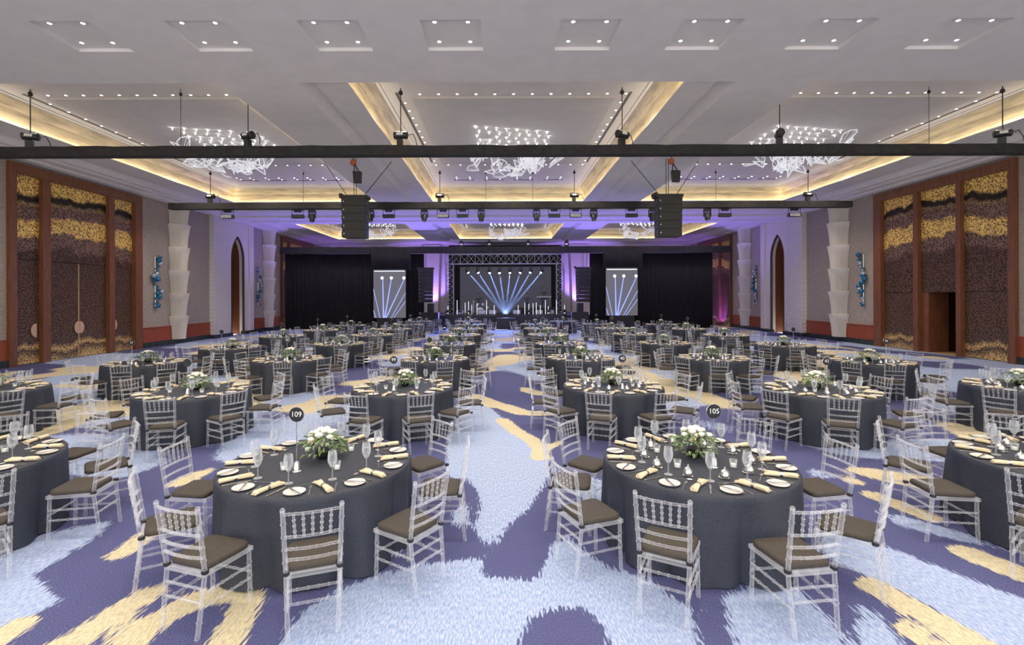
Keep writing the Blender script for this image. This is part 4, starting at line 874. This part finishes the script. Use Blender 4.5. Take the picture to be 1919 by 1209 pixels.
for name, sd, tx, ty, rank in TAB:
    key = (name, sd); idx = cnt.get(key, 0); cnt[key] = idx+1
    rs = random.Random(int(tx*100)*7+int(ty*100)); full = ty < 9.5; mid = ty < 26
    ref = '%s-column table, %s-door side, %s from stage' % (name, sd, ordn[rank-1])
    t = link('banquet_table', None, None, (tx, ty, 0), label='charcoal-clothed round '+ref, cat='table', group='round banquet tables'); a0 = rs.random()*6.28
    link('tablecloth', CLOTHS[rs.randrange(5)], t, rz=a0); link('tabletop', TOPM, t); link('pedestal', PED, t)
    def edge(a):
        k = int(round((a % (2*PI))/(PI/8))) % 16
        return ['open-door edge', 'open-door edge toward stage', 'open-door/stage corner', 'stage edge toward open-door', 'stage edge', 'stage edge toward closed-door', 'closed-door/stage corner', 'closed-door edge toward stage',
                'closed-door edge', 'closed-door edge toward entry', 'closed-door/entry corner', 'entry edge toward closed-door', 'entry edge', 'entry edge toward open-door', 'open-door/entry corner', 'open-door edge toward entry'][k]
    base = {('aisle', 'closed', 0): [-148, -109, -71, -34, 5, 42, 118, 176], ('aisle', 'open', 0): [-157, -121, -79, -39, 3, 43, 140, 168]}.get((name, sd, idx))
    if base is None:
        base = [-150, -110, -72, -34, 4, 42, 120, 165] if sd == 'closed' else [-146, -108, -70, -30, 15, 60, 138, 176]
        if ty < 6: base = base+[84 if sd == 'closed' else 99]
        base = [b+rs.uniform(-4, 4) for b in base]
    for b in base:
        a = math.radians(b); rr = 1.225+rs.uniform(-.015, .03); x, y = tx+rr*math.cos(a), ty+rr*math.sin(a); rz = a+PI/2+rs.uniform(-.07, .07)
        if not (inframe(x, y, .5, 90) or inframe(x, y, .9, 60)): continue
        lab = 'clear acrylic chair at the '+edge(a)+', '+ref; gr = 'chairs round the '+ref
        if full:
            c = link('chiavari_chair', None, None, (x, y, 0), rz, lab, 'chair', gr)
            for pn, me in CH: link(pn, me, c)
        elif mid:
            c = link('chiavari_chair', None, None, (x, y, 0), rz, lab, 'chair', gr); link('chair_frame', FRAME, c); link('seat_cushion', CUSH, c)
        else: far['chairs'].append((x, y, 0, rz))
    # settings
    a1 = math.radians(base[2])
    for k in range(10):
        a = a1+k*2*PI/10
        eg = 'at the '+edge(a)+', '
        def put(r, off, z=ZT): return (tx+r*math.cos(a)-off*math.sin(a), ty+r*math.sin(a)+off*math.cos(a), z)
        if ty < 6 and not inframe(*put(.7, 0), pad=40): continue
        if mid:
            p = link('bread_plate', PLATE if full else PLATE_LOW, None, put(.77, -.17), a, 'white bread plate '+eg+ref, 'plate', 'plates on the '+ref)
            n = link('napkin', NAP, None, put(.74, .06), a+PI+rs.uniform(-.45, .45), 'rolled beige napkin '+eg+ref, 'napkin', 'napkins on the '+ref); link('napkin_ring', NRING, n)
            link('wine_glass', GL if full else GL_LOW, None, put(.56+rs.uniform(-.02, .02), .135+rs.uniform(-.015, .015)), 0, 'clear wine glass '+eg+ref, 'glass', 'glasses on the '+ref)
            if full:
                link('fork', FORK, None, put(.75, -.05), a+PI+rs.uniform(-.1, .1), 'silver fork '+eg+ref, 'fork', 'forks on the '+ref)
                link('spoon', SPOON, None, put(.61, -.08), a+PI/2+rs.uniform(-.3, .3), 'silver spoon '+eg+ref, 'spoon', 'spoons on the '+ref)
                link('knife', KNIFE, None, put(.75, .155), a+PI+rs.uniform(-.1, .1), 'silver knife '+eg+ref, 'knife', 'knives on the '+ref)
                link('butter_knife', KNIFE, None, put(.77, -.17, ZT+.015), a+PI+.5, 'butter knife '+eg+ref, 'knife', 'butter knives on the '+ref)
            if mid and ((sd == 'open' and ty < 14) or (not full and k % 2 == 0)) and k % 1 == 0:
                d = link('butter_dish', None, None, put(.49, -.04), a, 'silver butter dish '+eg+ref, 'dish', 'butter dishes on the '+ref); link('dish', DISH, d); link('lid', DOME, d, (.012, 0, .030))
        else:
            far['plate'].append((*put(.77, -.17), a)); far['nap'].append((*put(.73, .06), a+PI)); far['glass'].append((*put(.57, .10), 0))
    if inframe(tx, ty, ZT, 150):
        f = link('flower_arrangement', None, None, (tx+rs.uniform(-.03, .03), ty+.12, ZT), rs.random()*6, 'white roses with green foliage in dark bowl on '+ref, 'flowers', 'flower centrepieces')
        link('bowl', VASE, f); link('foliage', FOL[rs.randrange(3)] if mid else FOLL, f)
        for k, p in enumerate(ROSEPOS[:13 if full else 9]): link('rose', ROSE[k % 2], f, p)
        for k in range(4 if mid else 0):
            a = .6+k*1.6+rs.random()*.4; v = link('votive_candle', None, None, (tx+.38*math.cos(a), ty+.04+.36*math.sin(a), ZT), label='glass votive candle toward the '+edge(a)+', '+ref, cat='candle', group='votive candles'); link('votive_holder', VOT, v); link('candle', WAX, v)
        num = NUMS.get((name, sd, idx))
        sx_, sy_ = (-.10, -.28) if (idx == 0 and sd == 'closed') else ((.1, -.32) if idx == 0 else (rs.choice((-.1, .1)), -.32))
        if (name, sd, idx) == ('aisle', 'open', 0): sx_, sy_ = .08, -.22
        s = link('table_number', None, None, (tx+sx_, ty+sy_, ZT), label=('black round table sign reading %s on ' % num if num else 'small round table number stand on ')+ref, cat='table sign', group='table number stands')
        link('base', SBASE, s); link('stem', STEM, s); link('number_disc', DISC, s, (0, 0, .535)); link('disc_ring', RINGM, s, (0, 0, .535))
        if num: link('number', text_mesh(num), s, (0, -.0085, .535))
def merged(name, src, items, mat, label, cat):
    v = np.array(src.v); F0 = src.f; vs = []; fs = []; mi = []
    for x, y, z, r in items:
        c, s = math.cos(r), math.sin(r); i = len(v)*len(vs); vs.append(np.stack([v[:, 0]*c-v[:, 1]*s+x, v[:, 0]*s+v[:, 1]*c+y, v[:, 2]+z], 1)); fs += [tuple(k+i for k in f) for f in F0]; mi += src.mi
    b = MB(); b.v = np.concatenate(vs).tolist(); b.f = fs; b.mi = mi; link(name, b.mesh(name, mat), label=label, cat=cat, kind='stuff')
merged('distant_chairs', LOW, far['chairs'], ['acrylic', 'cushion'], 'rows of clear acrylic chairs at the tables closest to the stage', 'chairs')
merged('distant_plates', MB().lathe([(.05, 0), (.09, .014), (.06, .009)], 8), far['plate'], 'china', 'white bread plates on the tables closest to the stage', 'plates')
nl = MB().loft([[(x, w*math.cos(a), .02+.02*math.sin(a)) for a in [2*PI*j/6 for j in range(6)]] for x, w in ((-.13, .03), (0, .02), (.13, .036))])
merged('distant_napkins', nl, far['nap'], 'napkin', 'rolled beige napkins on the tables closest to the stage', 'napkins')
merged('distant_glasses', MB().lathe([(.034, 0), (.005, .006), (.005, .09), (.036, .14), (.030, .225)], 6, cap=False), far['glass'], 'glass', 'clear wine glasses on the tables closest to the stage', 'glasses')
print('objects', len(bpy.data.objects))
